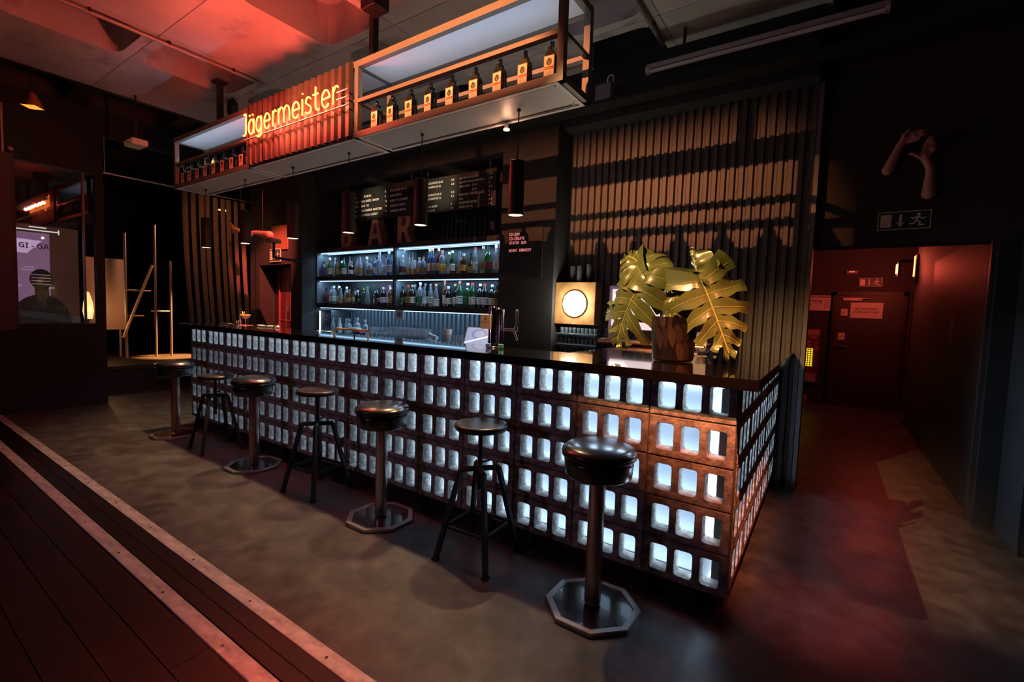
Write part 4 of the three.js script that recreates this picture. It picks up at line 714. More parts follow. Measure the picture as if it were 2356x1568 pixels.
// ---------------------------------------------------------------- right return of the bar: brass wall lamp, cups, coffee station
{
  const t = thing('brass_lamp', 'square brass box lamp with a bright round light', 'lamp', [-1.78, 1.262, -1.9]);
  mesh('housing', rbox(0.44, 0.418, 0.16, 0.006, 0, 0.209, -0.085), M(0.9, 0.74, 0.6, 0.42, 0.4, { map: texBrass }), t);
  mesh('rim', (() => { const g = new THREE.TorusGeometry(0.128, 0.006, 8, 48); g.translate(0.004, 0.205, 0.002); return g; })(), mBrass, t);
  mesh('light_disc', (() => { const g = new THREE.SphereGeometry(0.125, 40, 10, 0, Math.PI * 2, 0, Math.PI / 2); g.rotateX(Math.PI / 2); g.scale(1, 1, 0.3); g.translate(0.004, 0.205, -0.004); return g; })(), glow(1, 0.93, 0.75, 5), t);
  pt([0.004, 0.205, 0.09], col(1, 0.88, 0.65), 1.5, t, 4);
  const bracket = mesh('wall_bracket', span(-0.1, 0.1, 0.1, 0.3, -0.222, -0.16), mIron, t);
  const hg = lathe([[0.0001, 0], [0.026, 0], [0.028, 0.16], [0.026, 0.16], [0.024, 0.006], [0.0001, 0.006]], 16);
  const mDG = PM(0.25, 0.26, 0.28, 0.06, { transmission: 0.8, thickness: 0, ior: 1.45 });
  [[-1.85, -1.98], [-1.76, -1.95], [-1.665, -1.97]].forEach(([x, z], i) => { const o = tag(mesh('highball_glass', hg, mDG), `dark highball glass standing on the brass lamp, ${ORD[i]} from left`, 'glass', 'glasses on the brass lamp'); o.position.set(x, 1.68, z); if (i === 2) o.scale.y = 1.1; });
  // cup trays below
  const rk = thing('cup_rack', 'dark blue tiered rack below the brass lamp', 'rack', [-1.72, 0, -1.93]);
  const mR = M(0.1, 0.16, 0.24, 0.5);
  const ys = [0.985, 1.075, 1.175];
  ys.forEach((y) => { mesh('tray', [span(-0.215, 0.215, y - 0.012, y, -0.1, 0.09), span(-0.21, 0.2, y - 0.035, y - 0.012, -0.1, 0.075)], mR, rk); });
  mesh('frame', [span(-0.2, -0.17, 0, 1.2, -0.12, -0.1), span(0.17, 0.2, 0, 1.2, -0.12, -0.1)], mIron, rk);
  const cg = lathe([[0.0001, 0], [0.016, 0], [0.019, 0.055], [0.017, 0.055], [0.0001, 0.01]], 12), mC = M(0.14, 0.17, 0.22, 0.4);
  ys.forEach((y, r) => { for (let k = 0; k < 9; k++) { const o = tag(mesh('shot_cup', cg, mC), `small dark cup, ${ORD[k]} from left on the ${['bottom', 'middle', 'top'][r]} tray below the brass lamp`, 'cup', 'cups in the blue rack'); o.position.set(-1.9 + k * 0.045, y, -1.9); } });
  // coffee station with copper tube
  const cs = thing('coffee_station', 'coffee station with added glowing panel and riveted copper tube behind the plant', 'coffee machine', [-0.95, 1.124, -1.5]);
  mesh('base_tray', span(-0.36, 0.5, 0.028, 0.046, -0.3, 0.02), mWhite, cs);
  mesh('copper_tube', (() => { const g = cyl(0.021, 0.021, 0.86, 0, 0, 0, 18); g.rotateZ(Math.PI / 2); g.translate(0.06, 0.003 + 0.005, 0.03); return g; })(), M(0.6, 0.3, 0.18, 0.3, 0.9), cs).position.y = 0.013;
  for (let k = 0; k < 10; k++) mesh('rivet', sph(0.004, -0.31 + k * 0.07, 0.026, 0.0505, 8, 6), mChrome, cs);
  mesh('rear_body', span(-0.34, 0.48, 0.046, 0.5, -0.3, -0.1), M(0.5, 0.48, 0.48, 0.3, 0.6), cs);
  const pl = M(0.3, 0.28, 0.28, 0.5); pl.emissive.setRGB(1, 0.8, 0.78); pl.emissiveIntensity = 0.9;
  mesh('added_glow_panel', rbox(0.58, 0.34, 0.01, 0.004, -0.02, 0.3, -0.093), pl, cs);  // added glow standing in for light on the steel machine body
  area([-0.02, 0.3, -0.085], [-0.02, 0.3, 1], 0.56, 0.32, col(1, 0.82, 0.8), 0.7, cs);  // area light added to go with the glowing panel
  const nt = paint(256, 64, (c) => { c.fillStyle = '#15120f'; c.fillRect(0, 0, 256, 64); c.fillStyle = '#d9cfd2'; c.fillRect(20, 4, 80, 60); c.fillStyle = '#8d8688'; c.font = '30px sans-serif';['5', '6', '7'].forEach((s, i) => c.fillText(s, 122 + i * 40, 46)); });
  const ng = new THREE.PlaneGeometry(0.42, 0.08); ng.translate(-0.12, 0.087, 0.0); mesh('number_strip', box(0.42, 0.08, 0.006, -0.12, 0.087, -0.004), mBlack, cs); mesh('number_print', ng, M(1, 1, 1, 0.4, 0, { map: nt }), cs);
  // crystal ashtray behind the plant
  const at = thing('crystal_bowl', 'square crystal bowl on the bar top behind the plant', 'bowl', [-0.36, 1.124, -0.98], 0.4);
  mesh('foot', box(0.13, 0.008, 0.13, 0, 0.004, 0), mGlassClear, at); mesh('bowl', lathe([[0.0001, 0.008], [0.04, 0.008], [0.055, 0.05], [0.05, 0.05], [0.036, 0.014], [0.0001, 0.014]], 8), mGlassClear, at);
  // glowing text panel on the wall
  const sp = thing('text_panel', 'black wall panel with four lines of glowing pink lettering', 'sign', [-2.35, 1.985, -1.84]);
  mesh('panel', box(0.44, 0.54, 0.015), M(0.02, 0.018, 0.02, 0.5), sp);
  const tt = paint(256, 314, (c) => { c.fillStyle = '#000'; c.fillRect(0, 0, 256, 314); c.fillStyle = '#ff8f8a'; c.font = 'bold 21px monospace';[['CO:QUO', 54], ['CO-CREATE', 80], ['STATUS QUO', 106], ['NIGHT EMBASSY', 152]].forEach(([s, y]) => c.fillText(s, 18, y)); });
  const tg = new THREE.PlaneGeometry(0.436, 0.536); tg.translate(0, 0, 0.0082); mesh('lettering', tg, new THREE.MeshStandardMaterial({ color: 0x0c0a0b, roughness: 0.5, emissiveMap: tt, emissive: 0xffffff, emissiveIntensity: 1.1 }), sp);
}
// ---------------------------------------------------------------- monstera in a patterned pot
{
  const t = thing('potted_monstera', 'large monstera plant in a patterned pot on the bar corner', 'plant', [-0.42, 1.124, -0.46]);
  const pt2 = paint(512, 256, (c, W, H) => { c.fillStyle = '#15110f'; c.fillRect(0, 0, W, H); for (let i = 0; i < 34; i++) { const x = (i * 61) % W, y = (i * 97) % H; c.fillStyle = ['#3a2c23', '#2d221b', '#463529'][i % 3]; c.beginPath(); c.moveTo(x, y - 60); c.quadraticCurveTo(x + 26, y, x + 8, y + 74); c.quadraticCurveTo(x - 22, y + 10, x - 6 - (i % 4) * 6, y - 60); c.fill(); } });
  const mPot = PM(0.45, 0.44, 0.43, 0.3, { map: pt2, clearcoat: 0.4 });
  mesh('pot', cyl(0.128, 0.112, 0.236, 0, 0.132, 0, 40, true), mPot, t);
  mesh('pot_rim', lathe([[0.0001, 0.004], [0.106, 0.004], [0.112, 0.014]], 40), mPot, t); mesh('pot_rim', lathe([[0.128, 0.25], [0.12, 0.25], [0.112, 0.2], [0.0001, 0.2]], 40), M(0.03, 0.025, 0.02, 0.4), t);
  mesh('soil', cyl(0.11, 0.11, 0.02, 0, 0.212, 0, 24), M(0.03, 0.02, 0.015, 1), t);
  const mLeaf = PM(0.085, 0.115, 0.03, 0.3, { clearcoat: 0.35, clearcoatRoughness: 0.3, side: THREE.DoubleSide }), mRib = PM(0.36, 0.36, 0.1, 0.5), mPet = PM(0.2, 0.2, 0.07, 0.5);
  const lerp = (a, b, u) => a + (b - a) * u;
  function leaf(base, tip, nrm, wid, o = {}) {
    const B = V(...base), T = V(...tip), Y = T.clone().sub(B), L = Y.length(); Y.normalize();
    const Z = V(...nrm).normalize(); Z.sub(Y.clone().multiplyScalar(Z.dot(Y))).normalize(); const X = Y.clone().cross(Z).normalize();
    const bend = o.bend ?? 0.25, cup = o.cup ?? 1.1, N = o.lobes ?? 6, gapW = o.gap ?? 0.46, M2 = 12, pos = [], idx = [];
    const theta = s => lerp(2.25, 0.42, Math.pow(s, 0.75)), len = s => wid * (0.66 + 0.95 * Math.sin(Math.PI * Math.pow(Math.min(1, s * 0.8 + 0.14), 0.9))) * (1 - 0.74 * s) * 0.8;
    const P = (s, v, side) => {
      const th = theta(s), l = len(s) * v, x0 = Math.sin(th) * l * side, y0 = s * L * 0.9 + Math.cos(th) * l + 0.02 * L;
      const rip = 0.012 * Math.sin(s * 21 + side * 1.3 + (o.ph || 0)) * v;
      const fr = s * N - Math.floor(Math.min(s * N, N - 1e-6)), fold = 0.05 * wid * (Math.abs(fr - 0.5) * 2 - 0.5) * Math.sin(Math.min(1, v * 1.1) * Math.PI * 0.8) + 0.01 * Math.sin(v * 7 + s * 9 + side) * v;
      const z = fold - bend * y0 * y0 / L - cup * x0 * x0 / wid * 0.55 + rip + 0.02 * (1 - Math.exp(-Math.abs(x0) * 40));
      return B.clone().addScaledVector(X, x0).addScaledVector(Y, y0).addScaledVector(Z, z);
    };
    for (const side of [-1, 1]) for (let i = 0; i < N; i++) {
      const s0 = i / N, s1 = (i + 1) / N, sc = (s0 + s1) / 2, U = 6, start = pos.length / 3, split = o.gap !== 0 && (i > 0);
      for (let b = 0; b <= M2; b++) for (let a = 0; a <= U; a++) {
        const v = b / M2; let g = 0;
        if (v > 0.42) g = gapW * Math.min(1, (v - 0.42) / 0.25); else if (v > 0.14 && v < 0.34) g = gapW * 0.45 * Math.sin((v - 0.14) / 0.2 * Math.PI) * ((i + (side > 0 ? 1 : 0)) % 2);
        const u = lerp(-1, 1, a / U); let gg = g; if (i === 0 && u < 0) gg = 0; if (i === N - 1 && u > 0) gg = 0;
        const s = sc + u * (s1 - s0) / 2 * (1 - gg), vv = v * (1 - 0.1 * u * u * Math.max(0, v - 0.6));
        const p = P(s, vv, side); pos.push(p.x, p.y, p.z);
      }
      for (let b = 0; b < M2; b++) for (let a = 0; a < U; a++) { const q = start + b * (U + 1) + a; if (side > 0) idx.push(q, q + 1, q + U + 1, q + 1, q + U + 2, q + U + 1); else idx.push(q, q + U + 1, q + 1, q + 1, q + U + 1, q + U + 2); }
    }
    const g = new THREE.BufferGeometry(); g.setAttribute('position', new THREE.Float32BufferAttribute(pos, 3)); g.setIndex(idx); g.computeVertexNormals();
    const lf = mesh('leaf', g, mLeaf, t);
    const rib = []; for (let k = 0; k <= 10; k++) { const p = P(k / 10 * 0.98, 0, 1).addScaledVector(Z, 0.0025); rib.push([p.x, p.y, p.z]); }
    mesh('midrib', tube(rib, 0.0034, 24, 6), mRib, lf);
    for (const side of [-1, 1]) for (let i = 0; i < N; i++) { const s = (i + 0.5) / N, q = []; for (let k = 0; k <= 6; k++) { const p = P(s, k / 6 * 0.85, side).addScaledVector(Z, 0.001); q.push([p.x, p.y, p.z]); } mesh('vein', tube(q, 0.0013, 10, 5), mRib, lf); }
    // petiole from the soil to the leaf base
    const s0 = [rr(-0.03, 0.03), 0.21, rr(-0.03, 0.03)], mid = [lerp(s0[0], base[0], 0.45), lerp(s0[1], base[1], 0.75), lerp(s0[2], base[2], 0.35) - 0.02];
    mesh('petiole', tube([s0, mid, base], 0.005, 16, 7), mPet, t);
  }
  leaf([-0.14, 0.51, 0.07], [-0.37, 0.1, 0.16], [0.05, 0.55, 0.9], 0.275, { bend: 0.4, cup: 1.6, lobes: 6, ph: 0.4 });
  leaf([0.135, 0.48, 0.07], [0.345, 0.05, 0.12], [0.2, 0.5, 0.95], 0.225, { bend: 0.22, lobes: 6, ph: 2 });
  leaf([-0.145, 0.505, 0.05], [-0.33, 0.66, -0.03], [0.35, 0.25, 0.9], 0.15, { bend: 0.3, cup: 0.7, lobes: 5, gap: 0.12, ph: 1 });
  leaf([-0.12, 0.5, 0.02], [0.0, 0.56, -0.05], [-0.3, 0.93, 0.2], 0.085, { bend: 0.9, lobes: 4, gap: 0 });
  leaf([0.12, 0.48, 0.0], [0.04, 0.645, -0.02], [-0.85, 0.1, 0.45], 0.085, { bend: 0.2, cup: 2.2, lobes: 4, gap: 0 });
  leaf([0.14, 0.485, 0.03], [0.31, 0.52, -0.1], [0.1, 0.9, 0.42], 0.1, { bend: 0.5, lobes: 4, gap: 0 });
  leaf([-0.2, 0.44, -0.08], [-0.52, 0.3, -0.1], [-0.35, 0.5, 0.75], 0.2, { bend: 0.3, lobes: 6, ph: 3 });
  leaf([0.1, 0.42, -0.12], [0.25, 0.16, -0.22], [0.3, 0.6, 0.5], 0.17, { bend: 0.3, lobes: 5, ph: 5 });
  leaf([0.02, 0.43, 0.03], [-0.03, 0.18, 0.15], [-0.15, 0.4, 0.9], 0.11, { bend: 0.4, lobes: 5, ph: 4, cup: 1.6 });
}

// ---------------------------------------------------------------- plaster arms with hands
const mSkinRedLit = M(0.42, 0.17, 0.14, 0.55);  // pale plaster; the red light on it is put into this colour
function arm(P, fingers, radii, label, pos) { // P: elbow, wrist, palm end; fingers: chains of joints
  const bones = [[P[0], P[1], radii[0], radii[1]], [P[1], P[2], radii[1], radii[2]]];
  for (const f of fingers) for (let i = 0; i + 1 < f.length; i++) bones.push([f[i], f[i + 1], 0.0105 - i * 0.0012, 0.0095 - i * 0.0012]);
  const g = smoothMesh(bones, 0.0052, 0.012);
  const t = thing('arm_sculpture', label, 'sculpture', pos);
  mesh('arm', g, mSkinRedLit, t);
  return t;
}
{
  // pair over the doorway
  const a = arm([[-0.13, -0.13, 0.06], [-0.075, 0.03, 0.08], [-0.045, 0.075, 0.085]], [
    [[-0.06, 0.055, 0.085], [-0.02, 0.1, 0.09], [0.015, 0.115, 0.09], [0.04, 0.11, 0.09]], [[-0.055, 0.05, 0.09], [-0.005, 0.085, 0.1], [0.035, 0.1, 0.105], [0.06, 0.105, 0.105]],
    [[-0.05, 0.045, 0.08], [0.0, 0.065, 0.1], [0.04, 0.075, 0.11], [0.06, 0.078, 0.11]], [[-0.05, 0.04, 0.075], [-0.01, 0.045, 0.095], [0.025, 0.05, 0.11]], [[-0.07, 0.04, 0.085], [-0.06, 0.09, 0.11], [-0.035, 0.115, 0.12]]], [0.036, 0.021, 0.022], 'left of two pale arm sculptures with red light in their colour above the doorway', [0.72, 2.62, -2.2]);
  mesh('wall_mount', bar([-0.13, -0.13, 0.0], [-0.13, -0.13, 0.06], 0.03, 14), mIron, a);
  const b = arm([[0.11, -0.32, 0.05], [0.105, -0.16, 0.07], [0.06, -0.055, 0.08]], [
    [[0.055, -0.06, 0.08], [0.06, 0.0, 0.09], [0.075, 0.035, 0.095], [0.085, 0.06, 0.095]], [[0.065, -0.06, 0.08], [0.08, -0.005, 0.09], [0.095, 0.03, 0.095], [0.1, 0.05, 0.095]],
    [[0.075, -0.07, 0.08], [0.1, -0.02, 0.09], [0.11, 0.015, 0.095]], [[0.08, -0.08, 0.08], [0.11, -0.04, 0.09], [0.12, -0.015, 0.09]], [[0.06, -0.09, 0.08], [0.02, -0.06, 0.1], [-0.005, -0.045, 0.105], [-0.02, -0.045, 0.105]]], [0.042, 0.024, 0.025], 'right of two pale arm sculptures with red light in their colour above the doorway', [0.72, 2.62, -2.2]);
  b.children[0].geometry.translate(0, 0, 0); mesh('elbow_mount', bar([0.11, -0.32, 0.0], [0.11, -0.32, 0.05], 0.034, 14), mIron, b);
  // pair over the far door
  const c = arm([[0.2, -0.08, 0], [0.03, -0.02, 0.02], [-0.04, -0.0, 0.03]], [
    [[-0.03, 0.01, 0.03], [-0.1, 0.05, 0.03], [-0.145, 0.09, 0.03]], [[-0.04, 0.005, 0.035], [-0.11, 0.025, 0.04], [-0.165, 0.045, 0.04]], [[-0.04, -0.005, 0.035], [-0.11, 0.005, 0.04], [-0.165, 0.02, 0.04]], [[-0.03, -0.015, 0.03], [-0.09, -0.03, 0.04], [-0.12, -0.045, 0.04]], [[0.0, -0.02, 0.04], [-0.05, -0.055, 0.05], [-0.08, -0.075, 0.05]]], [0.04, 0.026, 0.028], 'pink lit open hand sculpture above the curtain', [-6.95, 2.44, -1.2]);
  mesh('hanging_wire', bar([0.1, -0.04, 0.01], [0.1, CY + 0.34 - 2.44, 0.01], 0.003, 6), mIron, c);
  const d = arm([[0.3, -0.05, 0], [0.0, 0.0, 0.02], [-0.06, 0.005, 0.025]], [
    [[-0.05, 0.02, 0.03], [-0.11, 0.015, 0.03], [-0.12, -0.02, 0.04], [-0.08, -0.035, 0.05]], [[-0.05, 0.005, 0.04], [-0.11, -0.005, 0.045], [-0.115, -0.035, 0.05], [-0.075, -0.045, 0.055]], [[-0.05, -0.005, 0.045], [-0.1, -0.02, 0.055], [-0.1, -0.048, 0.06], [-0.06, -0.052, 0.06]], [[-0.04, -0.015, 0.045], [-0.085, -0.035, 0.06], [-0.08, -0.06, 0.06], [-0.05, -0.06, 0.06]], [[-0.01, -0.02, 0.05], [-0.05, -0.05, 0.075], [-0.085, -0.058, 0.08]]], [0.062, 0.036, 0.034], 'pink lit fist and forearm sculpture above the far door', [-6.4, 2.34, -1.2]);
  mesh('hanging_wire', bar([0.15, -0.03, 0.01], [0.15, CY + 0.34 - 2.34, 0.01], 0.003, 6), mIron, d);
  const st = thing('lamp_bracket', 'small red dome lamp on a dark arm beside the fist sculpture', 'lamp', [-5.98, 2.2, -1.2]);
  mesh('dome', lathe([[0.0001, 0.06], [0.05, 0.055], [0.085, 0.03], [0.095, -0.01], [0.0001, -0.01]], 20), mSkinRedLit, st);
  mesh('stem', tube([[0, -0.01, 0], [0, -0.06, 0], [-0.04, -0.14, -0.02], [-0.05, -0.2, -0.05], [-0.05, -0.22, -0.45]], 0.018, 16, 8), mIron, st);
  trackSpot([-5.2, 3.55, -0.75], [-6.35, 2.35, -1.2], col(1, 0.17, 0.12), 85, 0.28, 0.4, 'red ceiling spotlight behind the hanging shelf aimed at the hand sculptures', [[[-7.2, 1.4, -1.3], [-7.2, 3, -1.3], [-8, 2.3, -1.3]], [[-7.4, 1.95, -1.3], [-5.6, 1.95, -1.3], [-6.5, 0.6, -1.3]]], 0.5);
}
// ---------------------------------------------------------------- doorway, corridor and exit door
const exitArt = (bg, fg) => paint(512, 214, (c, W, H) => {
  c.fillStyle = fg; c.fillRect(0, 0, W, H); c.fillStyle = bg; c.fillRect(8, 8, W - 16, H - 16); c.fillStyle = fg;
  c.fillRect(28, 30, 110, 154); c.fillRect(212, 36, 26, 100); c.beginPath(); c.moveTo(178, 118); c.lineTo(225, 182); c.lineTo(272, 118); c.lineTo(238, 140); c.lineTo(212, 140); c.fill();
  c.beginPath(); c.arc(396, 44, 17, 0, 7); c.fill(); c.lineCap = 'round'; c.lineWidth = 22; c.strokeStyle = fg; c.beginPath(); c.moveTo(390, 72); c.lineTo(376, 116); c.stroke();
  c.lineWidth = 15; c.beginPath(); c.moveTo(384, 74); c.lineTo(346, 92); c.lineTo(330, 78); c.moveTo(396, 74); c.lineTo(430, 96); c.lineTo(456, 84); c.moveTo(378, 118); c.lineTo(412, 136); c.lineTo(404, 170); c.lineTo(448, 168); c.moveTo(374, 120); c.lineTo(352, 150); c.lineTo(316, 152); c.stroke();
});
{
  const s = thing('exit_sign', 'green running man exit sign above the doorway', 'exit sign', [0.708, 2.128, -2.19], -0.02);
  mesh('plate', box(0.305, 0.135, 0.012), M(0.02, 0.1, 0.06, 0.5), s);
  const g = new THREE.PlaneGeometry(0.3, 0.13); g.translate(0, 0, 0.0066); mesh('pictogram', g, M(1, 1, 1, 0.5, 0, { map: exitArt('#0d3a2a', '#d9d2c2') }), s);
  mesh('fixing', box(0.02, 0.02, 0.005, 0, 0, -0.0085), mIron, s);
  const d = structGroup('door_1');
  mesh('leaf', span(0.385, 1.23, 0.005, 1.8, -7.115, -7.07), M(0.045, 0.04, 0.04, 0.5), d);
  mesh('frame', [span(0.335, 0.385, 0, 1.86, -7.118, -7.06), span(1.23, 1.28, 0, 1.86, -7.118, -7.06), span(0.335, 1.28, 1.8, 1.86, -7.118, -7.06)], M(0.03, 0.022, 0.02, 0.5), d);
  mesh('handle', [bar([0.42, 0.98, -7.07], [0.42, 0.98, -7.03], 0.012), bar([0.42, 0.98, -7.03], [0.56, 0.975, -7.03], 0.01), cyl(0.02, 0.02, 0.01, 0.54, 0.9, -7.064, 12)], mChrome, d);
  mesh('closer', [span(0.47, 0.72, 1.72, 1.765, -7.07, -7.04), bar([0.66, 1.74, -7.04], [0.82, 1.76, -7.03], 0.008)], M(0.6, 0.5, 0.48, 0.4, 0.4), d);
  const paper = (name, label, x0, x1, y0, y1, z, fn, w = 256, h = 170) => { const t = thing(name, label, 'sign', [(x0 + x1) / 2, (y0 + y1) / 2, z]); mesh('sheet', box(x1 - x0, y1 - y0, 0.004), mPaper, t); const g = new THREE.PlaneGeometry(x1 - x0 - 0.002, y1 - y0 - 0.002); g.translate(0, 0, 0.0026); mesh('print', g, M(1, 1, 1, 0.7, 0, { map: paint(w, h, fn) }), t); return t; };
  paper('emergency_notice', 'notice reading NOTAUSGANG EMERGENCY EXIT on the far door', 0.578, 0.99, 1.443, 1.69, -7.066, (c, W, H) => { c.fillStyle = '#ddd8d2'; c.fillRect(0, 0, W, H); c.fillStyle = '#3a3330'; c.textAlign = 'center'; c.font = 'bold 27px sans-serif'; c.fillText('NOTAUSGANG', W / 2, 78); c.font = 'bold 25px sans-serif'; c.fillText('EMERGENCY EXIT', W / 2, 112); });
  paper('escape_plan', 'framed escape route plan on the wall left of the far door', -0.075, 0.315, 1.548, 1.8, -7.114, (c, W, H) => { c.fillStyle = '#ddd8d2'; c.fillRect(0, 0, W, H); c.fillStyle = '#4a3a38'; c.fillRect(10, 10, W - 20, 12); c.fillStyle = '#9a8a85'; c.fillRect(44, 50, 120, 18); c.fillRect(44, 50, 20, 60); c.fillRect(150, 50, 22, 40); c.fillRect(90, 80, 40, 10); for (let i = 0; i < 7; i++) c.fillRect(190, 44 + i * 15, 44, 5); });
  for (const [x, y, l] of [[0.5, 1.53, 'upper'], [0.485, 1.14, 'lower']]) paper('push_sticker', `small white square sticker on the far door, ${l} of two`, x - 0.045, x + 0.045, y - 0.055, y + 0.055, -7.066, (c, W, H) => { c.fillStyle = '#ddd8d2'; c.fillRect(0, 0, W, H); c.strokeStyle = '#3a302d'; c.lineWidth = 12; c.beginPath(); c.moveTo(20, 100); c.quadraticCurveTo(50, 60, 96, 50); c.stroke(); }, 128, 128);
  const es = thing('small_exit_sign', 'red lit exit sign above the far corridor door', 'exit sign', [0.81, 2.015, -7.1]);
  mesh('plate', box(0.3, 0.135, 0.02), mBlack, es); const eg = new THREE.PlaneGeometry(0.296, 0.13); eg.translate(0, 0, 0.0106); mesh('pictogram', eg, M(1, 1, 1, 0.5, 0, { map: exitArt('#10301f', '#e2dccf') }), es);
  const al = thing('alarm_light', 'tiny red indicator light high in the corridor', 'indicator', [0.56, 2.18, -7.1]);
  mesh('housing', rbox(0.16, 0.06, 0.03, 0.008, 0, 0, 0), M(0.2, 0.15, 0.15, 0.5), al); mesh('light', box(0.07, 0.014, 0.006, 0, 0.005, 0.017), glow(1, 0.12, 0.1, 1.2), al);
  // alarm cabinet with the grid of yellow lights
  const fp = thing('alarm_cabinet', 'wall cabinet with a grid of glowing yellow lights', 'alarm panel', [0.06, 0, -7.1]);
  mesh('cabinet', rbox(0.27, 0.9, 0.05, 0.006, 0, 0.79, -0.002), M(0.16, 0.11, 0.1, 0.5), fp);
  mesh('red_header', box(0.25, 0.09, 0.004, 0, 1.18, 0.0255), M(0.55, 0.3, 0.27, 0.6), fp);
  mesh('white_plate', box(0.2, 0.15, 0.004, 0.01, 0.42, 0.0255), M(0.5, 0.42, 0.4, 0.6), fp);
  for (const [x, y, w, h] of [[-0.05, 1.09, 0.05, 0.03], [0.05, 1.1, 0.09, 0.05], [-0.02, 1.02, 0.06, 0.05], [0.09, 1.0, 0.03, 0.03], [0.0, 0.955, 0.06, 0.05], [0.1, 0.91, 0.045, 0.09]]) mesh('key', box(w, h, 0.008, x, y, 0.027), M(0.5, 0.2, 0.18, 0.5), fp);
  const yl = glow(1, 0.62, 0.02, 1.3), yg = rbox(0.026, 0.02, 0.008, 0.004, 0, 0, 0, 1);
  for (let r = 0; r < 10; r++) for (let k = 0; k < 5; k++) { const m = mesh('lamp', yg, yl, fp); m.position.set(-0.11 + k * 0.037, 0.9 - r * 0.031, 0.029); }
  mesh('green_lamp', box(0.02, 0.014, 0.008, -0.11, 0.935, 0.029), glow(0.2, 1, 0.1, 1.2), fp);
  const ob = tag(mesh('floor_box', rbox(0.2, 0.12, 0.16, 0.01, -0.02, 0.06, -7.0), M(0.35, 0.24, 0.22, 0.6)), 'small pale box on the corridor floor below the alarm cabinet', 'box');
  // lamp on the corridor wall
  const lp = thing('corridor_lamp', 'glowing orange red lamp high on the corridor wall', 'lamp', [1.24, 2.12, -6.0]);
  mesh('wall_plate', box(0.03, 0.36, 0.22, -0.015, 0, 0), M(0.3, 0.12, 0.08, 0.6), lp);
  mesh('hood', [box(0.17, 0.02, 0.2, -0.11, 0.1, 0), box(0.02, 0.2, 0.2, -0.2, 0, -0.0)], mIron, lp);
  mesh('glow_face', rbox(0.012, 0.13, 0.15, 0.005, -0.216, 0.0, 0.0), glow(1, 0.3, 0.1, 4), lp);
  mesh('glow_edge', box(0.016, 0.27, 0.016, -0.045, 0.02, 0.1), glow(1, 0.32, 0.12, 3), lp);
  pt([-0.26, -0.02, 0.02], col(1, 0.1, 0.06), 2.2, lp, 3);
  pt([-0.14, 0.16, 0.0], col(1, 0.13, 0.07), 0.25, lp, 2);
  // corridor side door
  const sd = structGroup('door_2');
  mesh('leaf', span(1.226, 1.239, 0.01, 2.06, -4.6, -2.46), M(0.04, 0.032, 0.032, 0.6), sd);
  mesh('handle', [bar([1.226, 0.9, -4.5], [1.17, 0.9, -4.5], 0.01), bar([1.17, 0.9, -4.5], [1.17, 0.9, -4.38], 0.009)], mChrome, sd);
  const fl = tag(mesh('floor_marker', box(0.07, 0.09, 0.012, 1.225, 0.06, -6.0), M(0.6, 0.3, 0.26, 0.6)), 'small red marker plate low on the corridor wall', 'marker');
  // ceiling fittings on the right
  const tl = thing('tube_light', 'unlit fluorescent tube batten on the dark ceiling', 'tube light', [-0.3, 3.41, -1.72], 0.0);
  mesh('batten', rbox(1.6, 0.035, 0.05, 0.006, 0, 0.045, 0), M(0.4, 0.4, 0.42, 0.4, 0.4), tl); mesh('tube', bar([-0.78, 0.01, 0], [0.78, 0.01, 0], 0.016, 12), M(0.75, 0.75, 0.8, 0.3), tl);
  for (const x of [-0.79, 0.79]) mesh('end_cap', box(0.03, 0.05, 0.045, x, 0.02, 0), M(0.5, 0.5, 0.52, 0.4), tl);
  for (const x of [-0.5, 0.5]) mesh('mount', box(0.02, CY - 3.41 - 0.06, 0.02, x, (CY - 3.41 + 0.06) / 2, 0), mIron, tl);
  const cw = thing('junction_box', 'grey junction box with a looped white cable near the shelf end', 'junction box', [-1.5, 3.36, -1.78]);
  mesh('box', rbox(0.15, 0.14, 0.1, 0.01, 0, 0, 0), M(0.2, 0.2, 0.22, 0.5), cw); mesh('cable_loop', tube([[0.04, 0.06, 0.04], [0.05, 0.11, 0.05], [0.09, 0.12, 0.05], [0.1, 0.06, 0.05]], 0.006, 20, 7), mWhite, cw);
  const ct = thing('cable_tray', 'dark cable tray running along the top of the back wall', 'cable tray');
  mesh('tray', span(-6.0, 1.2, 3.235, 3.255, -1.84, -1.68), mIron, ct); for (let k = 0; k < 4; k++) mesh('cable', tube(Array.from({ length: 8 }, (_, i) => [-5.9 + i, 3.267 + 0.01 * Math.sin(i * 2.1 + k), -1.8 + k * 0.03]), 0.012, 40, 6), mBlack, ct);
}
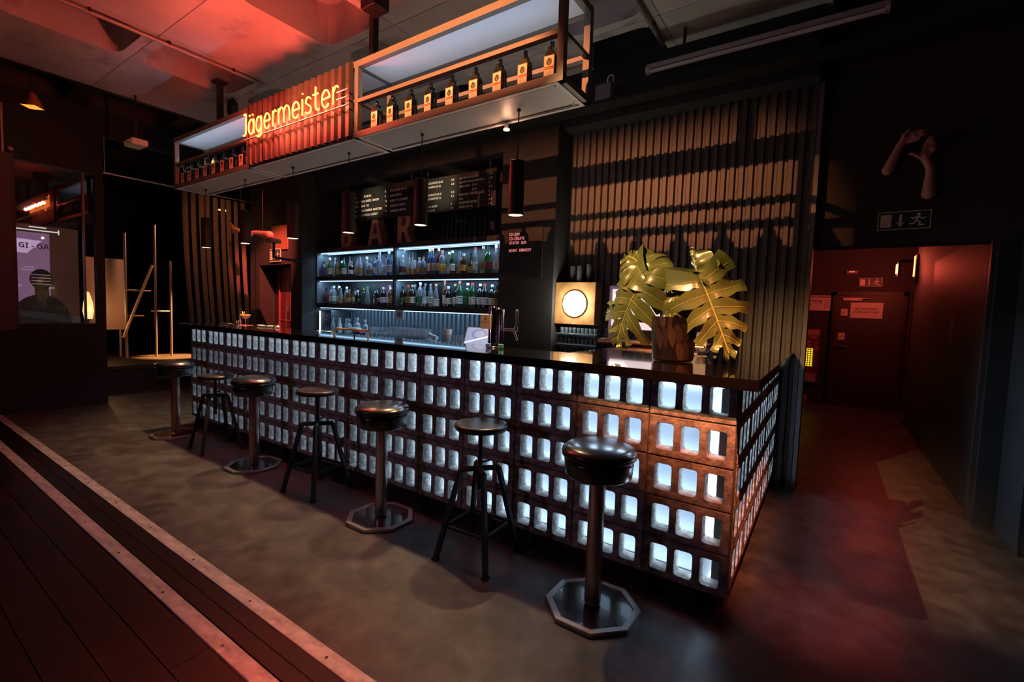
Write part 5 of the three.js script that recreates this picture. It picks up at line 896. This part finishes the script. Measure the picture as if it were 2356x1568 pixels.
// ---------------------------------------------------------------- far door, curtain and the stage room on the left
{
  const d = structGroup('door_3');
  const md = M(0.14, 0.025, 0.028, 0.35);
  mesh('leaf', span(-7.02, -6.34, 0.01, 1.945, -1.92, -1.88), md, d); mesh('side_panel', span(-7.21, -7.03, 0.01, 1.945, -1.93, -1.9), M(0.05, 0.03, 0.03, 0.5), d);
  mesh('moulding', [span(-7.02, -6.34, 1.1, 1.115, -1.88, -1.872), span(-6.73, -6.715, 1.115, 1.945, -1.88, -1.872), span(-7.04, -7.025, 0.9, 1.9, -1.9, -1.86)], M(0.35, 0.1, 0.1, 0.4), d);
  mesh('handle', rbox(0.02, 0.06, 0.03, 0.006, -6.77, 1.23, -1.86), mChrome, d);
  const s = thing('door_exit_sign', 'white and green exit sign above the far left door', 'exit sign', [-6.74, 2.1, -1.64]);
  mesh('plate', box(0.3, 0.2, 0.012), M(0.6, 0.58, 0.5, 0.5), s); const g = new THREE.PlaneGeometry(0.29, 0.19); g.translate(0, 0, 0.0066); mesh('pictogram', g, M(1, 1, 1, 0.5, 0, { map: exitArt('#2c4a30', '#efe6cc') }), s);
  // rust coloured board beside it
  const rb = thing('wall_board', 'plain orange brown board on the wall above the far door', 'board', [-6.62, 2.36, -1.642]); mesh('board', box(0.44, 0.36, 0.012), M(0.3, 0.12, 0.06, 0.7), rb);
  // curtain strips on the rail
  const rail = thing('curtain_rail', 'thin steel rail high above the curtain and glass partition', 'rail'); mesh('rail', bar([-7.4, 2.95, 1.06], [-7.4, 2.95, -1.66], 0.012, 8), M(0.55, 0.5, 0.55, 0.3, 0.9), rail);
  for (const z of [0.2, -0.9]) mesh('drop_rod', bar([-7.4, 2.93, z], [-7.4, CY, z], 0.006, 6), M(0.4, 0.4, 0.42, 0.4, 0.8), rail);
  const c = thing('stage_curtain', 'dark brown curtain of hanging strips beside the stage', 'curtain', [-7.42, 0, 0]);
  const stripG = (() => { // one hanging band, slightly cupped
    const pos = [], idx = [], NU = 6, NV = 16;
    for (let v = 0; v <= NV; v++) for (let u = 0; u <= NU; u++) { const a = u / NU - 0.5, h = v / NV; pos.push(0.02 * Math.cos(a * Math.PI) + 0.006 * Math.sin(h * 5), 2.9 * h + 0.02, -a * (0.072 - 0.018 * (1 - h)) - 0.16 * (1 - h) * (1 - h)); }
    for (let v = 0; v < NV; v++) for (let u = 0; u < NU; u++) { const q = v * (NU + 1) + u; idx.push(q, q + 1, q + NU + 1, q + 1, q + NU + 2, q + NU + 1); }
    const g = new THREE.BufferGeometry(); g.setAttribute('position', new THREE.Float32BufferAttribute(pos, 3)); g.setIndex(idx); g.computeVertexNormals(); return g;
  })(), mCloth = M(0.15, 0.09, 0.06, 0.9, 0, { side: THREE.DoubleSide });
  for (let k = 0; k < 9; k++) { const m = mesh('curtain_strip', stripG, mCloth, c); m.position.z = -0.7 - k * 0.098 - (k % 3) * 0.008; m.rotation.y = (k % 2 ? 0.12 : -0.1); }
  trackSpot([-5.6, 3.56, -0.5], [-7.35, 2.2, -1.25], col(1, 0.4, 0.14), 7, 0.4, 0.9, 'amber ceiling spotlight aimed at the stage curtain');
  // low wall and glass
  struct('wall_partition', [span(-7.5, -7.38, 0, 1.04, 0.22, 3.2), span(-7.5, -7.38, 1.04, CY, 0.22, 0.3), span(-7.5, -7.38, 2.9, CY, 0.3, 3.2), span(-7.5, -7.38, CY - 0.3, CY + 0.4, -1.7, 0.22)], M(0.004, 0.0055, 0.009, 0.8));
  const w = structGroup('window_1');
  mesh('pane', span(-7.43, -7.424, 1.04, 2.9, 0.3, 0.4), mGlassPane, w); mesh('pane', span(-7.43, -7.424, 1.04, 2.9, 0.42, 3.2), mGlassPane, w); mesh('mullion', span(-7.445, -7.41, 1.04, 2.9, 0.4, 0.42), M(0.06, 0.06, 0.07, 0.4, 0.5), w);
  const pf = thing('sliding_panel', 'tall black panel at the left picture edge in front of the glass', 'panel', [-7.35, 0.97, 1.03]); mesh('panel', span(-0.02, 0.02, 0, 1.97, 0, 0.9), M(0.03, 0.012, 0.018, 0.6), pf); mesh('edge', span(-0.025, 0.025, 0, 2.0, -0.02, 0.0), mBlack, pf); mesh('tip', sph(0.025, 0, 2.02, 0.0), M(0.5, 0.2, 0.25, 0.5), pf);
  mesh('top_rod', bar([0, 1.97, 0.06], [0, 2.5, 0.06], 0.012), M(0.4, 0.2, 0.25, 0.5), pf);
  // stage platform with its screen and frames
  const st = thing('stage_platform', 'low stage platform behind the glass partition', 'stage'); mesh('deck', span(-12.8, -8.4, 0.3, 0.36, -3.9, 3), M(0.2, 0.15, 0.1, 0.6, 0, { map: texWood }), st); mesh('skirt', span(-12.8, -8.45, 0, 0.3, -3.85, 3), mBlack, st);
  const sc = thing('projection_screen', 'projection screen showing a purple figure picture behind the glass', 'screen', [-10, 0, 0]);
  const tx = paint(640, 512, (q, W, H) => { // x runs toward -z
    q.fillStyle = '#3a211b'; q.fillRect(0, 0, W, H); q.fillStyle = '#7d5a78'; q.fillRect(60, 40, 460, 472);
    for (let i = 0; i < 26; i++) { q.fillStyle = `rgba(${190 + 50 * rnd() | 0},${150 + 60 * rnd() | 0},${200 + 40 * rnd() | 0},0.5)`; q.fillRect(60 + rnd() * 420, 70 + rnd() * 250, 30 + 80 * rnd(), 5 + 10 * rnd()); }
    q.fillStyle = 'rgba(220,190,230,0.75)'; q.beginPath(); q.moveTo(60, 62); q.lineTo(490, 80); q.lineTo(430, 150); q.lineTo(60, 130); q.fill();
    q.fillStyle = '#2c1c26'; q.font = 'bold 36px sans-serif'; q.fillText('GI - GA', 398, 122);
    q.fillStyle = '#0d090c'; q.beginPath(); q.ellipse(483, 282, 46, 54, 0, 0, 7); q.fill(); q.fillRect(456, 320, 56, 60); q.beginPath(); q.moveTo(360, 512); q.quadraticCurveTo(360, 395, 455, 365); q.lineTo(512, 365); q.quadraticCurveTo(595, 395, 604, 512); q.fill();
    q.fillStyle = '#7a5f6e'; for (let i = 0; i < 4; i++) q.fillRect(444, 256 + i * 16, 78, 5);
    q.fillStyle = '#f3e9ec'; q.fillRect(60, 24, 500, 6); q.fillRect(440, 8, 70, 6); q.fillRect(556, 14, 6, 26);
  });
  const sg = new THREE.PlaneGeometry(1.82, 1.52); sg.rotateY(Math.PI / 2); sg.translate(0.012, 1.7, 0.784);
  mesh('cloth', span(0, 0.01, 0.94, 2.46, -0.126, 1.694), M(0.3, 0.22, 0.2, 0.8), sc);
  mesh('picture', sg, new THREE.MeshStandardMaterial({ color: 0x0a0808, roughness: 0.8, emissiveMap: tx, emissive: 0xffffff, emissiveIntensity: 0.75 }), sc);
  mesh('stand', [bar([0.005, 0.36, 0.1], [0.005, 0.94, 0.1], 0.02), bar([0.005, 0.36, 1.5], [0.005, 0.94, 1.5], 0.02)], mIron, sc);
  area([0.03, 1.7, 0.784], [1, 1.7, 0.784], 1.8, 1.5, col(0.8, 0.55, 0.7), 0.12, sc);
  const s2 = thing('canvas_flat', 'white canvas panel right of the projection screen, brownish light put into its colour', 'panel', [-9.8, 0, 0]); mesh('canvas', span(0, 0.02, 0.83, 2.03, -0.68, -0.15), M(0.5, 0.3, 0.24, 0.8), s2); mesh('post', bar([0.01, 0.36, -0.3], [0.01, 0.83, -0.3], 0.015), M(0.4, 0.3, 0.25, 0.5), s2); mesh('post', bar([0.01, 0.36, -0.6], [0.01, 0.83, -0.6], 0.015), M(0.4, 0.3, 0.25, 0.5), s2);  // white cloth; the brownish light on it is put into this colour
  const lt = thing('bright_screen_figure', 'small glowing yellow lantern in front of the canvas panel', 'screen_figure', [-9.6, 1.02, -0.14]);  // bright figure in the second screen image, added here as a glowing solid
  mesh('shade', lathe([[0.05, 0], [0.07, 0.12], [0.06, 0.26], [0.02, 0.42], [0.0001, 0.44]], 16), glow(1, 0.62, 0.22, 1.3), lt); mesh('pole', bar([0, -0.66, 0], [0, 0, 0], 0.012), mIron, lt); pt([0.12, 0.15, 0], col(1, 0.6, 0.25), 0.5, lt, 3);
  // scaffold frame
  const sf = thing('scaffold_frame', 'thin steel scaffold frame with a diagonal brace on the stage', 'scaffold', [-9.5, 0.36, 0]), mS = M(0.55, 0.4, 0.3, 0.4, 0.6);
  for (const [z, h] of [[-0.6, 2.1], [-1.02, 2.3], [-1.25, 1.7]]) mesh('upright', bar([0, 0, z], [0, h, z], 0.02), mS, sf);
  for (const [y, a, b] of [[1.15, -0.6, -0.95], [0.72, -0.6, -0.85], [0.8, -0.95, -1.25]]) mesh('rung', bar([0, y, a], [0, y, b], 0.014), mS, sf);
  mesh('brace', bar([0.03, 1.6, -0.97], [0.03, 0.35, -0.55], 0.022), M(0.7, 0.5, 0.36, 0.5, 0.3), sf);
  const sb = thing('stage_lamp', 'dark stage lamp hung above the scaffold frame', 'stage light', [-9.2, 3.1, -2.0]); mesh('housing', cyl(0.09, 0.11, 0.25, 0, 0.1, 0, 18), mIron, sb); mesh('lens', cyl(0.09, 0.09, 0.006, 0, -0.03, 0, 18), glow(1, 0.55, 0.22, 1.5), sb); mesh('yoke', bar([0, 0.2, 0], [0, CY - 3.1, 0], 0.012), mIron, sb);
  spot([0, -0.05, 0], [-0.2, -3, 0.85], col(1, 0.45, 0.14), 420, 0.2, 0.5, sb, 2);
  spot([0.1, -0.05, 0.2], [-0.6, -1.6, 1.9], col(1, 0.5, 0.3), 8, 0.5, 0.9, sb, 2);
  const ps = thing('ceiling_projector', 'pale projector hanging from the dark ceiling left of the shelf', 'projector', [-6.45, 3.16, 0.16]); mesh('body', rbox(0.26, 0.07, 0.16, 0.02, 0, 0, 0), M(0.8, 0.76, 0.62, 0.5), ps); mesh('lens', cyl(0.025, 0.025, 0.02, 0.05, -0.005, 0.085, 14).rotateX(0), mChrome, ps); mesh('hanger', bar([0, 0.03, 0], [0, CY - 3.16, 0], 0.012), mIron, ps);
  const cl = thing('cone_lamp', 'small amber cone lamp under the ceiling at far left', 'lamp', [-6.6, 3.38, 0.98]); mesh('cone', lathe([[0.09, -0.08], [0.095, -0.08], [0.03, 0.06], [0.0001, 0.06]], 4), M(0.4, 0.2, 0.06, 0.6, 0, { side: THREE.DoubleSide }), cl); mesh('rod', bar([0, 0.06, 0], [0, CY - 3.38, 0], 0.01), mIron, cl); pt([0, -0.12, 0], col(1, 0.5, 0.15), 0.12, cl, 2);
}
renderer.render(scene, camera);
